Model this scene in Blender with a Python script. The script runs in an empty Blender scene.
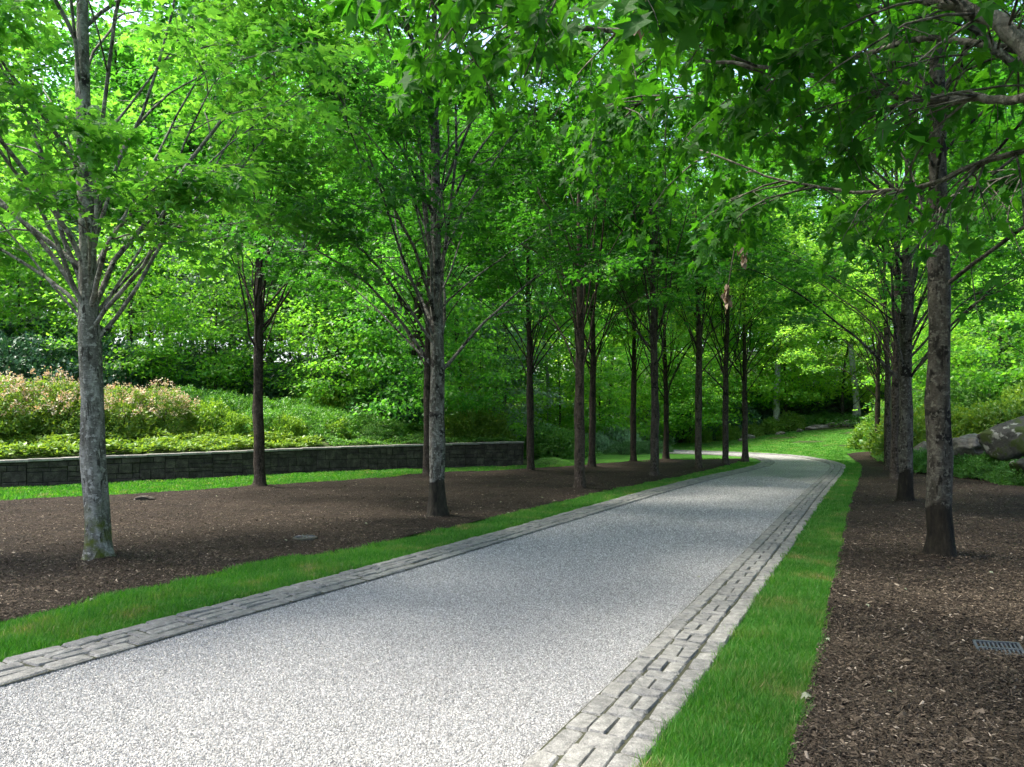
import bpy, math, random
import numpy as np
from mathutils import Vector, noise

R = math.radians
sc = bpy.context.scene
COL = sc.collection
PI = math.pi

# ------------------------------------------------------------------ camera, sky, sun, exposure
F, HOR, HC = 740.0, 420.0, 1.7            # focal length in pixels, horizon row, eye height
cam = bpy.data.objects.new('camera', bpy.data.cameras.new('camera'))
COL.objects.link(cam)
cam.data.sensor_width = 36
cam.data.lens = F / 1024 * 36
cam.data.shift_y = (HOR - 383.5) / 1024
cam.data.clip_end = 1000
cam.location = (0, 0, HC)
cam.rotation_euler = (R(90), 0, 0)
sc.camera = cam

SUN_EL, SUN_AZ = 64, -84                  # azimuth measured from +Y (view direction), negative = left
world = bpy.data.worlds.new('World'); sc.world = world; world.use_nodes = True
wn = world.node_tree.nodes; wl = world.node_tree.links
sky = wn.new('ShaderNodeTexSky'); sky.sky_type = 'NISHITA'; sky.sun_disc = False
sky.sun_elevation = R(SUN_EL); sky.sun_rotation = R(SUN_AZ); sky.air_density = 1.0
sky.dust_density = 4.0; sky.ozone_density = 1.0
wl.new(sky.outputs[0], wn['Background'].inputs[0]); wn['Background'].inputs[1].default_value = 0.15
sun = bpy.data.objects.new('sun', bpy.data.lights.new('sun', 'SUN')); COL.objects.link(sun)
sun.data.energy = 3.2; sun.data.angle = R(12); sun.data.color = (1.0, .95, .85)
sd = Vector((math.sin(R(SUN_AZ)) * math.cos(R(SUN_EL)), math.cos(R(SUN_AZ)) * math.cos(R(SUN_EL)), math.sin(R(SUN_EL))))
sun.rotation_euler = sd.to_track_quat('Z', 'Y').to_euler()
sc.view_settings.view_transform = 'Standard'; sc.view_settings.look = 'None'
sc.view_settings.exposure = 1.98; sc.view_settings.gamma = 1
sc.render.engine = 'CYCLES'
cy = sc.cycles
cy.max_bounces = 7; cy.diffuse_bounces = 4; cy.glossy_bounces = 2; cy.transmission_bounces = 4
cy.caustics_reflective = False; cy.caustics_refractive = False
cy.use_denoising = True
cy.use_adaptive_sampling = True; cy.adaptive_threshold = 0.02
cy.sample_clamp_indirect = 6

def at(px, py, z=0.0):
    """ground point seen at a given place of the survey picture"""
    Z = F * (HC - z) / (py - HOR)
    return ((px - 512) / F * Z, Z)

# ------------------------------------------------------------------ small helpers
def tag(o, label=None, cat=None, group=None, kind=None):
    if label: o['label'] = label
    if cat: o['category'] = cat
    if group: o['group'] = group
    if kind: o['kind'] = kind
    return o

def empty(name, loc, rz=0.0, s=1.0):
    o = bpy.data.objects.new(name, None); COL.objects.link(o)
    o.location = loc; o.rotation_euler = (0, 0, rz); o.scale = (s, s, s)
    o.empty_display_size = .2
    return o

def link(name, me, parent=None, loc=(0, 0, 0), rot=(0, 0, 0), s=(1, 1, 1)):
    o = bpy.data.objects.new(name, me); COL.objects.link(o)
    o.location = loc; o.rotation_euler = rot; o.scale = s
    if parent: o.parent = parent
    return o

def mesh_np(name, V, faces_idx, counts, mat, smooth=False):
    """V (n,3); faces_idx flat loop vertex indices; counts per face"""
    me = bpy.data.meshes.new(name)
    V = np.asarray(V, np.float32); faces_idx = np.asarray(faces_idx, np.int32).ravel()
    counts = np.asarray(counts, np.int32)
    me.vertices.add(len(V)); me.vertices.foreach_set('co', V.ravel())
    me.loops.add(len(faces_idx)); me.loops.foreach_set('vertex_index', faces_idx)
    me.polygons.add(len(counts))
    st = np.zeros(len(counts), np.int32); st[1:] = np.cumsum(counts)[:-1]
    me.polygons.foreach_set('loop_start', st)
    try: me.polygons.foreach_set('loop_total', counts)
    except Exception: pass
    me.polygons.foreach_set('use_smooth', np.full(len(counts), smooth))
    me.update(calc_edges=True)
    me.materials.append(mat)
    return me

class Geo:
    def __init__(s): s.v = []; s.f = []; s.n = 0
    def add(s, verts, faces):
        for f in faces: s.f.append([i + s.n for i in f])
        s.v.extend([tuple(p) for p in verts]); s.n += len(verts)
    def mesh(s, name, mat, smooth=False):
        idx = [i for f in s.f for i in f]; cnt = [len(f) for f in s.f]
        return mesh_np(name, np.array(s.v), idx, cnt, mat, smooth)
    def tube(s, pts, rad, sides=8, wob=0.0, rng=None):
        pts = [Vector(p) for p in pts]; n = len(pts); vs = []
        up = Vector((0.123, .97, .2)).normalized()
        for i, p in enumerate(pts):
            t = (pts[min(i + 1, n - 1)] - pts[max(i - 1, 0)])
            if t.length < 1e-6: t = Vector((0, 0, 1))
            t.normalize(); a = t.cross(up)
            if a.length < 1e-3: a = t.cross(Vector((1, 0, 0)))
            a.normalize(); b = t.cross(a).normalized()
            for k in range(sides):
                an = 2 * PI * k / sides; r = rad[i]
                if wob: r *= 1 + wob * (noise.noise(Vector((math.cos(an) * 1.3, math.sin(an) * 1.3, p.z * 1.6 + p.x * 3))))
                vs.append(p + a * (r * math.cos(an)) + b * (r * math.sin(an)))
        fs = []
        for i in range(n - 1):
            for k in range(sides):
                k2 = (k + 1) % sides
                fs.append((i * sides + k, i * sides + k2, (i + 1) * sides + k2, (i + 1) * sides + k))
        fs.append(tuple(range(sides))[::-1]); fs.append(tuple((n - 1) * sides + k for k in range(sides)))
        s.add(vs, fs)

# ------------------------------------------------------------------ materials
def newmat(name):
    m = bpy.data.materials.new(name); m.use_nodes = True
    nt = m.node_tree; nt.nodes.clear()
    return m, nt.nodes, nt.links

def ramp(n, stops, interp='LINEAR'):
    r = n.new('ShaderNodeValToRGB'); e = r.color_ramp.elements; r.color_ramp.interpolation = interp
    while len(e) < len(stops): e.new(.5)
    for i, (p, c) in enumerate(stops):
        e[i].position = p; e[i].color = (*c, 1) if len(c) == 3 else c
    return r

def mixc(n, l, fac, a, b, mode='MIX'):
    m = n.new('ShaderNodeMix'); m.data_type = 'RGBA'; m.blend_type = mode
    for sock, val in ((m.inputs[0], fac), (m.inputs[6], a), (m.inputs[7], b)):
        if hasattr(val, 'links') or hasattr(val, 'is_linked'): l.new(val, sock)
        elif isinstance(val, (int, float)): sock.default_value = val
        else: sock.default_value = (*val, 1)
    return m.outputs[2]

def noise_tex(n, l, scale, detail=4, vec=None, rough=.55):
    t = n.new('ShaderNodeTexNoise'); t.inputs['Scale'].default_value = scale
    t.inputs['Detail'].default_value = detail; t.inputs['Roughness'].default_value = rough
    if vec: l.new(vec, t.inputs['Vector'])
    return t

def objc(n): return n.new('ShaderNodeTexCoord').outputs['Object']
def geop(n): return n.new('ShaderNodeNewGeometry').outputs['Position']

def bump(n, l, h, strength, dist, prev=None):
    b = n.new('ShaderNodeBump'); b.inputs['Strength'].default_value = strength; b.inputs['Distance'].default_value = dist
    l.new(h, b.inputs['Height'])
    if prev: l.new(prev, b.inputs['Normal'])
    return b.outputs[0]

def finish(n, l, col, rough=.9, nrm=None, spec=.3):
    p = n.new('ShaderNodeBsdfPrincipled'); o = n.new('ShaderNodeOutputMaterial')
    if hasattr(col, 'links'): l.new(col, p.inputs['Base Color'])
    else: p.inputs['Base Color'].default_value = (*col, 1)
    if hasattr(rough, 'links'): l.new(rough, p.inputs['Roughness'])
    else: p.inputs['Roughness'].default_value = rough
    p.inputs['Specular IOR Level'].default_value = spec
    if nrm: l.new(nrm, p.inputs['Normal'])
    l.new(p.outputs[0], o.inputs[0])
    return p

def leafmat(name, cols, trans, tfac=.45, rough=.45, spec=.35):
    """leaf: per-leaf random colour out of cols, thin enough to glow when lit from behind"""
    m, n, l = newmat(name)
    g = n.new('ShaderNodeNewGeometry')
    r = ramp(n, [(i / (len(cols) - 1), c) for i, c in enumerate(cols)])
    l.new(g.outputs['Random Per Island'], r.inputs[0])
    oi = n.new('ShaderNodeObjectInfo')
    c1 = mixc(n, l, 1.0, r.outputs[0], oi.outputs['Color'], 'MULTIPLY')
    if name in ('leaf_near', 'leaf_light'):
        tv = noise_tex(n, l, 32, 3, geop(n)); rv = ramp(n, [(.32, (.62, .66, .7)), (.68, (1.3, 1.2, 1.3))]); l.new(tv.outputs[0], rv.inputs[0]); c1 = mixc(n, l, 1.0, c1, rv.outputs[0], 'MULTIPLY')
    p = n.new('ShaderNodeBsdfPrincipled'); l.new(c1, p.inputs['Base Color'])
    p.inputs['Roughness'].default_value = rough; p.inputs['Specular IOR Level'].default_value = spec
    t = n.new('ShaderNodeBsdfTranslucent')
    r2 = ramp(n, [(0, tuple(x * .8 for x in trans)), (1, (min(1, trans[0] * 1.6), min(1, trans[1] * 1.2), trans[2]))])
    l.new(g.outputs['Random Per Island'], r2.inputs[0])
    c2 = mixc(n, l, 1.0, r2.outputs[0], oi.outputs['Color'], 'MULTIPLY')
    l.new(c2, t.inputs['Color'])
    mx = n.new('ShaderNodeMixShader'); mx.inputs[0].default_value = tfac
    l.new(p.outputs[0], mx.inputs[1]); l.new(t.outputs[0], mx.inputs[2])
    o = n.new('ShaderNodeOutputMaterial'); l.new(mx.outputs[0], o.inputs[0])
    return m

def barkmat(name, base, dark, light, moss=0.0, stain=0.0, blotch=.5, scale=1.0):
    m, n, l = newmat(name)
    co = objc(n)
    mp = n.new('ShaderNodeMapping'); mp.inputs['Scale'].default_value = (1, 1, .35); l.new(co, mp.inputs[0])
    t1 = noise_tex(n, l, 9 * scale, 6, mp.outputs[0], .65)
    r1 = ramp(n, [(.3, dark), (.5, base), (.72, light)]); l.new(t1.outputs[0], r1.inputs[0])
    t2 = noise_tex(n, l, 3.2, 3, co, .5)
    r2 = ramp(n, [(blotch, (0, 0, 0)), (blotch + .05, (1, 1, 1))]); l.new(t2.outputs[0], r2.inputs[0])
    c = mixc(n, l, r2.outputs[0], r1.outputs[0], tuple(x * .55 for x in dark))
    t6 = noise_tex(n, l, 19, 5, co, .6); r6 = ramp(n, [(.54, (0, 0, 0)), (.60, (1, 1, 1))]); l.new(t6.outputs[0], r6.inputs[0])
    c = mixc(n, l, r6.outputs[0], c, light)
    t7 = noise_tex(n, l, 16, 5, mp.outputs[0], .6); r7 = ramp(n, [(.57, (0, 0, 0)), (.63, (1, 1, 1))]); l.new(t7.outputs[0], r7.inputs[0])
    c = mixc(n, l, r7.outputs[0], c, dark)
    # fine horizontal lenticels and cracks
    mp2 = n.new('ShaderNodeMapping'); mp2.inputs['Scale'].default_value = (1, 1, 3.2); l.new(co, mp2.inputs[0])
    t4 = noise_tex(n, l, 26, 3, mp2.outputs[0], .6)
    r4 = ramp(n, [(.36, (.45, .45, .45)), (.5, (1, 1, 1))]); l.new(t4.outputs[0], r4.inputs[0])
    c = mixc(n, l, .8, c, r4.outputs[0], 'MULTIPLY')
    sx = n.new('ShaderNodeSeparateXYZ'); l.new(co, sx.inputs[0])
    if stain:
        ad = n.new('ShaderNodeMath'); ad.operation = 'MULTIPLY_ADD'; ad.inputs[1].default_value = .55
        t5 = noise_tex(n, l, 5, 4, co); l.new(t5.outputs[0], ad.inputs[0]); l.new(sx.outputs[2], ad.inputs[2])
        r5 = ramp(n, [(stain / 2, (1, 1, 1)), (stain / 2 + .03, (0, 0, 0))])
        dv = n.new('ShaderNodeMath'); dv.operation = 'MULTIPLY'; dv.inputs[1].default_value = .5
        l.new(ad.outputs[0], dv.inputs[0]); l.new(dv.outputs[0], r5.inputs[0])
        rs = ramp(n, [(.3, (.006, .005, .004)), (.6, (.030, .026, .018)), (.75, (.06, .055, .04))]); l.new(t7.outputs[0], rs.inputs[0]); c = mixc(n, l, r5.outputs[0], c, rs.outputs[0])
    if moss:
        t3 = noise_tex(n, l, 7, 5, co)
        r3 = ramp(n, [(.45, (0, 0, 0)), (.66, (1, 1, 1))]); l.new(t3.outputs[0], r3.inputs[0])
        rz = ramp(n, [(0, (1, 1, 1)), (moss * .5, (1, 1, 1)), (moss * .5 + .1, (0, 0, 0))])
        d2 = n.new('ShaderNodeMath'); d2.operation = 'MULTIPLY'; d2.inputs[1].default_value = .5
        l.new(sx.outputs[2], d2.inputs[0]); l.new(d2.outputs[0], rz.inputs[0])
        f = mixc(n, l, 1.0, r3.outputs[0], rz.outputs[0], 'MULTIPLY')
        c = mixc(n, l, f, c, (.07, .085, .012))
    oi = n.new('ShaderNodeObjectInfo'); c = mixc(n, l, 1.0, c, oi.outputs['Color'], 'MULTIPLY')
    nr = bump(n, l, t1.outputs[0], 1.0, .03); nr = bump(n, l, t7.outputs[0], .8, .02, nr); nr = bump(n, l, t4.outputs[0], .4, .006, nr)
    finish(n, l, c, .9, nr, .2)
    return m

M = {}
M['bark_grey'] = barkmat('bark_grey', (.14, .135, .115), (.04, .037, .03), (.30, .29, .26), moss=.55, blotch=.62)
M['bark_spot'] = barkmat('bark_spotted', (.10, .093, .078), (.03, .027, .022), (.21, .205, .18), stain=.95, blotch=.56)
M['bark_brown'] = barkmat('bark_brown', (.045, .036, .028), (.016, .013, .010), (.085, .072, .06), blotch=.6)
M['bark_pale'] = barkmat('bark_pale', (.33, .32, .29), (.16, .15, .13), (.5, .49, .46), blotch=.64)
M['leaf_near'] = leafmat('leaf_near', [(.012, .060, .010), (.02, .085, .010), (.03, .11, .012), (.045, .14, .015)], (.07, .33, .012), .42, .6, .12)
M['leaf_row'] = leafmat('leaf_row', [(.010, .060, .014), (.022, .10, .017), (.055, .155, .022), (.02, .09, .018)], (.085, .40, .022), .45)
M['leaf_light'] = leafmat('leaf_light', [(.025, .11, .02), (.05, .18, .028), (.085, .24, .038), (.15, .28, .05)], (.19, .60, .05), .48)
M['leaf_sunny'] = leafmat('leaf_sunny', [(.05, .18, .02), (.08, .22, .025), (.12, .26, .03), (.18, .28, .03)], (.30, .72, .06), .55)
M['leaf_wood'] = leafmat('leaf_woods', [(.025, .11, .018), (.045, .15, .02), (.075, .19, .025)], (.12, .52, .04), .48)
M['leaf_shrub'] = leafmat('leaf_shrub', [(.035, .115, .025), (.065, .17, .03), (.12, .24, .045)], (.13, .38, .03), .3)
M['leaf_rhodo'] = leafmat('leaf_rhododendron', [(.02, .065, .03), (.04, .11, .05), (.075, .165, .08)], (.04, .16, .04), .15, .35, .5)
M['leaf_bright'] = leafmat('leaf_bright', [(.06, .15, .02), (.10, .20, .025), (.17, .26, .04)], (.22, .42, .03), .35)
M['leaf_box'] = leafmat('leaf_boxwood', [(.02, .085, .02), (.04, .12, .03), (.05, .14, .03)], (.05, .2, .02), .2)
M['leaf_pale'] = leafmat('leaf_pale', [(.10, .18, .10), (.16, .26, .15), (.28, .38, .26)], (.2, .35, .15), .25)
M['blossom'] = leafmat('blossom', [(.60, .42, .37), (.66, .56, .44), (.62, .62, .38), (.40, .48, .16)], (.5, .3, .2), .25, .8, .1)
M['conifer'] = leafmat('conifer_needles', [(.012, .05, .015), (.02, .075, .02), (.035, .10, .025)], (.03, .12, .01), .15)
M['dead_leaf'] = leafmat('dead_leaf', [(.13, .09, .06), (.2, .15, .11), (.3, .24, .19)], (.2, .12, .06), .2, .8)
M['fallen'] = leafmat('fallen_leaf', [(.17, .20, .13), (.24, .25, .18)], (.2, .25, .1), .2, .7)

def grass_mat(name, cols, trans):
    return leafmat(name, cols, trans, .38, .5, .25)
def blade_patches(m):
    n, l = m.node_tree.nodes, m.node_tree.links; p = geop(n); t = noise_tex(n, l, 1.6, 4, p)
    r = ramp(n, [(.34, (.65, .85, .8)), (.52, (.85, .97, 1)), (.63, (1.4, 1.0, 1.5)), (.72, (3.0, 1.1, 3.5))]); l.new(t.outputs[0], r.inputs[0])
    for b in [x for x in n if x.type in ('BSDF_PRINCIPLED', 'BSDF_TRANSLUCENT')]:
        s = b.inputs[0]; src = s.links[0].from_socket; l.new(mixc(n, l, 1.0, src, r.outputs[0], 'MULTIPLY'), s)
    return m
M['blade'] = grass_mat('grass_blade', [(.03, .11, .014), (.045, .155, .018), (.07, .20, .024), (.09, .21, .03), (.26, .25, .10)], (.10, .38, .015))
blade_patches(M['blade'])

def lawn_mat():
    m, n, l = newmat('lawn'); p = geop(n)
    t = noise_tex(n, l, 1.1, 5, p); t2 = noise_tex(n, l, 60, 3, p)
    r = ramp(n, [(.3, (.03, .105, .012)), (.55, (.05, .16, .016)), (.75, (.085, .20, .022))]); l.new(t.outputs[0], r.inputs[0])
    r2 = ramp(n, [(.3, (.55, .55, .55)), (.7, (1.2, 1.2, 1.1))]); l.new(t2.outputs[0], r2.inputs[0])
    c = mixc(n, l, 1.0, r.outputs[0], r2.outputs[0], 'MULTIPLY')
    finish(n, l, c, .85, bump(n, l, t2.outputs[0], .8, .03), .15)
    return m
M['lawn'] = lawn_mat()

def gravel_mat():
    m, n, l = newmat('gravel'); p = geop(n)
    v = n.new('ShaderNodeTexVoronoi'); v.inputs['Scale'].default_value = 75; l.new(p, v.inputs['Vector'])
    v2 = n.new('ShaderNodeTexVoronoi'); v2.inputs['Scale'].default_value = 120; l.new(p, v2.inputs['Vector'])
    sp = n.new('ShaderNodeSeparateColor'); l.new(v.outputs['Color'], sp.inputs[0])
    r = ramp(n, [(0, (.09, .09, .09)), (.3, (.18, .18, .18)), (.65, (.29, .29, .288)), (.9, (.43, .43, .425)), (1, (.58, .57, .55))])
    l.new(sp.outputs[0], r.inputs[0])
    sp2 = n.new('ShaderNodeSeparateColor'); l.new(v2.outputs['Color'], sp2.inputs[0])
    r2 = ramp(n, [(0, (.12, .12, .125)), (.5, (.30, .30, .30)), (1, (.55, .55, .54))]); l.new(sp2.outputs[1], r2.inputs[0])
    c = mixc(n, l, .4, r.outputs[0], r2.outputs[0])
    rd = ramp(n, [(.25, (1, 1, 1)), (.62, (.25, .25, .25))]); l.new(v.outputs['Distance'], rd.inputs[0])
    c = mixc(n, l, .75, c, rd.outputs[0], 'MULTIPLY')
    t = noise_tex(n, l, .55, 4, p); r3 = ramp(n, [(.3, (.98, .98, .97)), (.7, (1.25, 1.23, 1.2))]); l.new(t.outputs[0], r3.inputs[0])
    c = mixc(n, l, 1.0, c, r3.outputs[0], 'MULTIPLY')
    inv = n.new('ShaderNodeMath'); inv.operation = 'SUBTRACT'; inv.inputs[0].default_value = 1; l.new(v.outputs['Distance'], inv.inputs[1])
    finish(n, l, c, .85, bump(n, l, inv.outputs[0], 1.0, .008), .3)
    return m
M['gravel'] = gravel_mat()

def pebble_mat():
    m, n, l = newmat('pebbles'); g = n.new('ShaderNodeNewGeometry')
    r = ramp(n, [(0, (.14, .138, .134)), (.3, (.225, .223, .216)), (.6, (.30, .297, .288)), (.88, (.38, .376, .364)), (1, (.50, .49, .47))])
    l.new(g.outputs['Random Per Island'], r.inputs[0]); finish(n, l, r.outputs[0], .8, None, .3)
    return m
M['pebble'] = pebble_mat()
def mulch_mat():
    m, n, l = newmat('mulch'); p = geop(n)
    t = noise_tex(n, l, 38, 6, p, .7); t2 = noise_tex(n, l, 1.2, 4, p)
    mp = n.new('ShaderNodeMapping'); mp.inputs['Scale'].default_value = (1, 3, 1); mp.inputs['Rotation'].default_value = (0, 0, .6); l.new(p, mp.inputs[0])
    t3 = noise_tex(n, l, 55, 4, mp.outputs[0], .7)
    r = ramp(n, [(.32, (.007, .005, .004)), (.5, (.027, .020, .0155)), (.66, (.058, .044, .034)), (.8, (.15, .12, .095))])
    mm = n.new('ShaderNodeMath'); mm.operation = 'MULTIPLY_ADD'; mm.inputs[1].default_value = .5
    l.new(t3.outputs[0], mm.inputs[0])
    h = n.new('ShaderNodeMath'); h.operation = 'MULTIPLY'; h.inputs[1].default_value = .5; l.new(t.outputs[0], h.inputs[0]); l.new(h.outputs[0], mm.inputs[2])
    l.new(mm.outputs[0], r.inputs[0])
    r2 = ramp(n, [(.35, (.75, .75, .75)), (.65, (1.25, 1.2, 1.15))]); l.new(t2.outputs[0], r2.inputs[0])
    c = mixc(n, l, 1.0, r.outputs[0], r2.outputs[0], 'MULTIPLY')
    finish(n, l, c, .95, bump(n, l, mm.outputs[0], 1.0, .05), .15)
    return m
M['mulch'] = mulch_mat()
def chip_mat():
    m, n, l = newmat('wood_chips'); g = n.new('ShaderNodeNewGeometry')
    r = ramp(n, [(0, (.011, .0085, .006)), (.5, (.038, .029, .020)), (.88, (.072, .055, .039)), (.98, (.13, .103, .078)), (1, (.30, .25, .20))])
    l.new(g.outputs['Random Per Island'], r.inputs[0]); finish(n, l, r.outputs[0], .9, None, .2)
    return m
M['chip'] = chip_mat()

def floor_mat():
    m, n, l = newmat('forest_floor'); p = geop(n)
    t = noise_tex(n, l, 2.5, 6, p, .6)
    r = ramp(n, [(.35, (.018, .022, .008)), (.5, (.025, .05, .012)), (.7, (.05, .045, .025))]); l.new(t.outputs[0], r.inputs[0])
    finish(n, l, r.outputs[0], .95, bump(n, l, t.outputs[0], .6, .1), .1)
    return m
M['floor'] = floor_mat()

def stone_mat(name, c0, c1, c2, scale=14, moss=0, lichen=False):
    m, n, l = newmat(name); co = objc(n); g = n.new('ShaderNodeNewGeometry')
    t = noise_tex(n, l, scale, 7, co, .65)
    r = ramp(n, [(.3, c0), (.5, c1), (.7, c2)]); l.new(t.outputs[0], r.inputs[0])
    ri = ramp(n, [(0, (.84, .84, .85)), (1, (1.12, 1.11, 1.08))]); l.new(g.outputs['Random Per Island'], ri.inputs[0])
    c = mixc(n, l, 1.0, r.outputs[0], ri.outputs[0], 'MULTIPLY')
    t2 = noise_tex(n, l, scale * 7, 3, co)
    r2 = ramp(n, [(.35, (.6, .6, .6)), (.6, (1.1, 1.1, 1.1))]); l.new(t2.outputs[0], r2.inputs[0])
    c = mixc(n, l, .8, c, r2.outputs[0], 'MULTIPLY')
    if lichen:
        t4 = noise_tex(n, l, 3.1, 5, co); r4 = ramp(n, [(.56, (0, 0, 0)), (.60, (1, 1, 1))]); l.new(t4.outputs[0], r4.inputs[0])
        c = mixc(n, l, r4.outputs[0], c, (.20, .20, .18))
    if moss:
        t3 = noise_tex(n, l, 2.2, 5, co); r3 = ramp(n, [(moss, (0, 0, 0)), (moss + .06, (1, 1, 1))]); l.new(t3.outputs[0], r3.inputs[0])
        c = mixc(n, l, r3.outputs[0], c, (.028, .042, .008))
    nr = bump(n, l, t.outputs[0], .8, .03); nr = bump(n, l, t2.outputs[0], .5, .006, nr)
    finish(n, l, c, .88, nr, .25)
    return m
M['cobble'] = stone_mat('granite_setts', (.105, .105, .102), (.175, .174, .167), (.26, .258, .248), 16)
M['wallstone'] = stone_mat('wall_stone', (.026, .022, .018), (.052, .045, .036), (.10, .088, .07), 5)
M['coping'] = stone_mat('coping_stone', (.16, .15, .14), (.24, .23, .21), (.32, .31, .28), 6)
M['boulder'] = stone_mat('boulder', (.08, .07, .06), (.16, .145, .125), (.29, .27, .245), 2.2, 0, False)
M['boulder_moss'] = stone_mat('mossy_boulder', (.02, .02, .018), (.05, .05, .045), (.13, .128, .115), 2.2, .47, True)
def plain(name, col, rough=.6):
    m, n, l = newmat(name); t = noise_tex(n, l, 20, 4, objc(n))
    r = ramp(n, [(.3, tuple(x * .7 for x in col)), (.7, tuple(x * 1.2 for x in col))]); l.new(t.outputs[0], r.inputs[0])
    finish(n, l, r.outputs[0], rough, bump(n, l, t.outputs[0], .3, .01)); return m
M['joint'] = plain('joint_grit', (.035, .037, .022), .95)
M['grate'] = plain('grate_plastic', (.055, .063, .075), .5)
M['dark'] = plain('dark_hollow', (.008, .008, .009), .9)
M['lid'] = plain('valve_lid', (.045, .045, .036), .9)

# ------------------------------------------------------------------ polylines on the ground
def smooth_line(pts, step=.25):
    """Catmull-Rom through the points, resampled evenly"""
    P = [np.array(p, float) for p in pts]; P = [2 * P[0] - P[1]] + P + [2 * P[-1] - P[-2]]; out = []
    for i in range(1, len(P) - 2):
        for t in np.linspace(0, 1, 24, endpoint=False):
            a, b, c, d = P[i - 1], P[i], P[i + 1], P[i + 2]
            out.append(.5 * ((2 * b) + (-a + c) * t + (2 * a - 5 * b + 4 * c - d) * t * t + (-a + 3 * b - 3 * c + d) * t ** 3))
    out.append(P[-2]); out = np.array(out)
    s = np.r_[0, np.cumsum(np.linalg.norm(np.diff(out, axis=0), axis=1))]
    u = np.arange(0, s[-1], step)
    return np.c_[np.interp(u, s, out[:, 0]), np.interp(u, s, out[:, 1])]

def offset(L, d):
    t = np.gradient(L, axis=0); t /= np.linalg.norm(t, axis=1)[:, None]
    return L + np.c_[-t[:, 1], t[:, 0]] * d      # + = to the left of travel

e_left_px = [(0, 665), (98, 639), (195, 613), (350, 573), (472, 540), (580, 510), (648, 491), (700, 478), (735, 470.5), (757, 464.8)]
L0 = [at(*p) for p in e_left_px]
d0 = np.array(L0[1]) - np.array(L0[0]); d0 /= np.linalg.norm(d0)
L0 = [tuple(np.array(L0[0]) - d0 * 9), tuple(np.array(L0[0]) - d0 * 4)] + L0 + [at(760, 461), at(748, 457.5), at(716, 455.3), at(680, 454), at(640, 452.6), at(600, 451.6), at(540, 450.6), at(470, 450)]
EL = smooth_line(L0)
e_right_px = [(646, 767), (700, 690), (745, 620), (800, 538), (827, 496), (846, 469)]
R0 = [at(*p) for p in e_right_px]
d1 = np.array(R0[-1]) - np.array(R0[0]); d1 /= np.linalg.norm(d1)
R0 = [tuple(np.array(R0[0]) - d1 * 8), tuple(np.array(R0[0]) - d1 * 4)] + R0 + [at(838, 463), at(815, 458.3), at(790, 455.3), at(748, 453), at(680, 450.6), at(640, 449.4), at(600, 448.6), at(540, 448), at(470, 447.4)]
ER = smooth_line(R0)

m_front_px = [(0, 626), (94, 601), (188, 583), (282, 560), (350, 552), (430, 534), (508, 516), (600, 494), (648, 484), (690, 475.5), (725, 467), (744, 461)]
MF = [at(*p) for p in m_front_px]
MF = [tuple(np.array(MF[0]) - d0 * 9)] + MF
m_back_px = [(0, 501), (117, 496.5), (253, 487.5), (350, 481), (430, 474.5), (526, 469.5), (592, 465), (657, 460.5), (735, 459)]
MB_ = [at(*p) for p in m_back_px]; MB_ = [(-24, 8.5)] + MB_
rb_left_px = [(789, 767), (806, 700), (824, 627), (838, 560), (850, 505), (861, 471), (858, 463)]
RL = [at(*p) for p in rb_left_px]; RL = [tuple(np.array(RL[0]) - d1 * 8)] + RL
# foot of the right hand bank
RF = [(22, -4), (19, 8), (15.5, 15), (13.6, 19.2), (12.7, 21.5), (12.8, 24.5), (15, 31), (17.3, 35.5)]
# the retaining wall
WALL = [(-24, 8.6), (-18.3, 13.4), at(0, 488.7), at(175, 480), at(350, 471.5), at(530, 466)]
WL = smooth_line(WALL, .3)
WALL_TOP = lambda t: .50 + .42 * t

def sdist(L, X, Y):
    """signed distance of points to a polyline, + on its left; also the fraction along it"""
    L = np.asarray(L); best = np.full(X.shape, 1e9); sg = np.zeros(X.shape); fr = np.zeros(X.shape)
    seg = np.linalg.norm(np.diff(L, axis=0), axis=1); cum = np.r_[0, np.cumsum(seg)]
    for i in range(len(L) - 1):
        a = L[i]; d = L[i + 1] - a; n2 = (d @ d) + 1e-12
        t = np.clip(((X - a[0]) * d[0] + (Y - a[1]) * d[1]) / n2, 0, 1)
        dx = X - a[0] - t * d[0]; dy = Y - a[1] - t * d[1]; D = np.hypot(dx, dy)
        c = d[0] * dy - d[1] * dx
        u = D < best; best[u] = D[u]; sg[u] = np.sign(c[u]); fr[u] = ((cum[i] + t * seg[i]) / cum[-1])[u]
    return best * sg, fr

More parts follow.
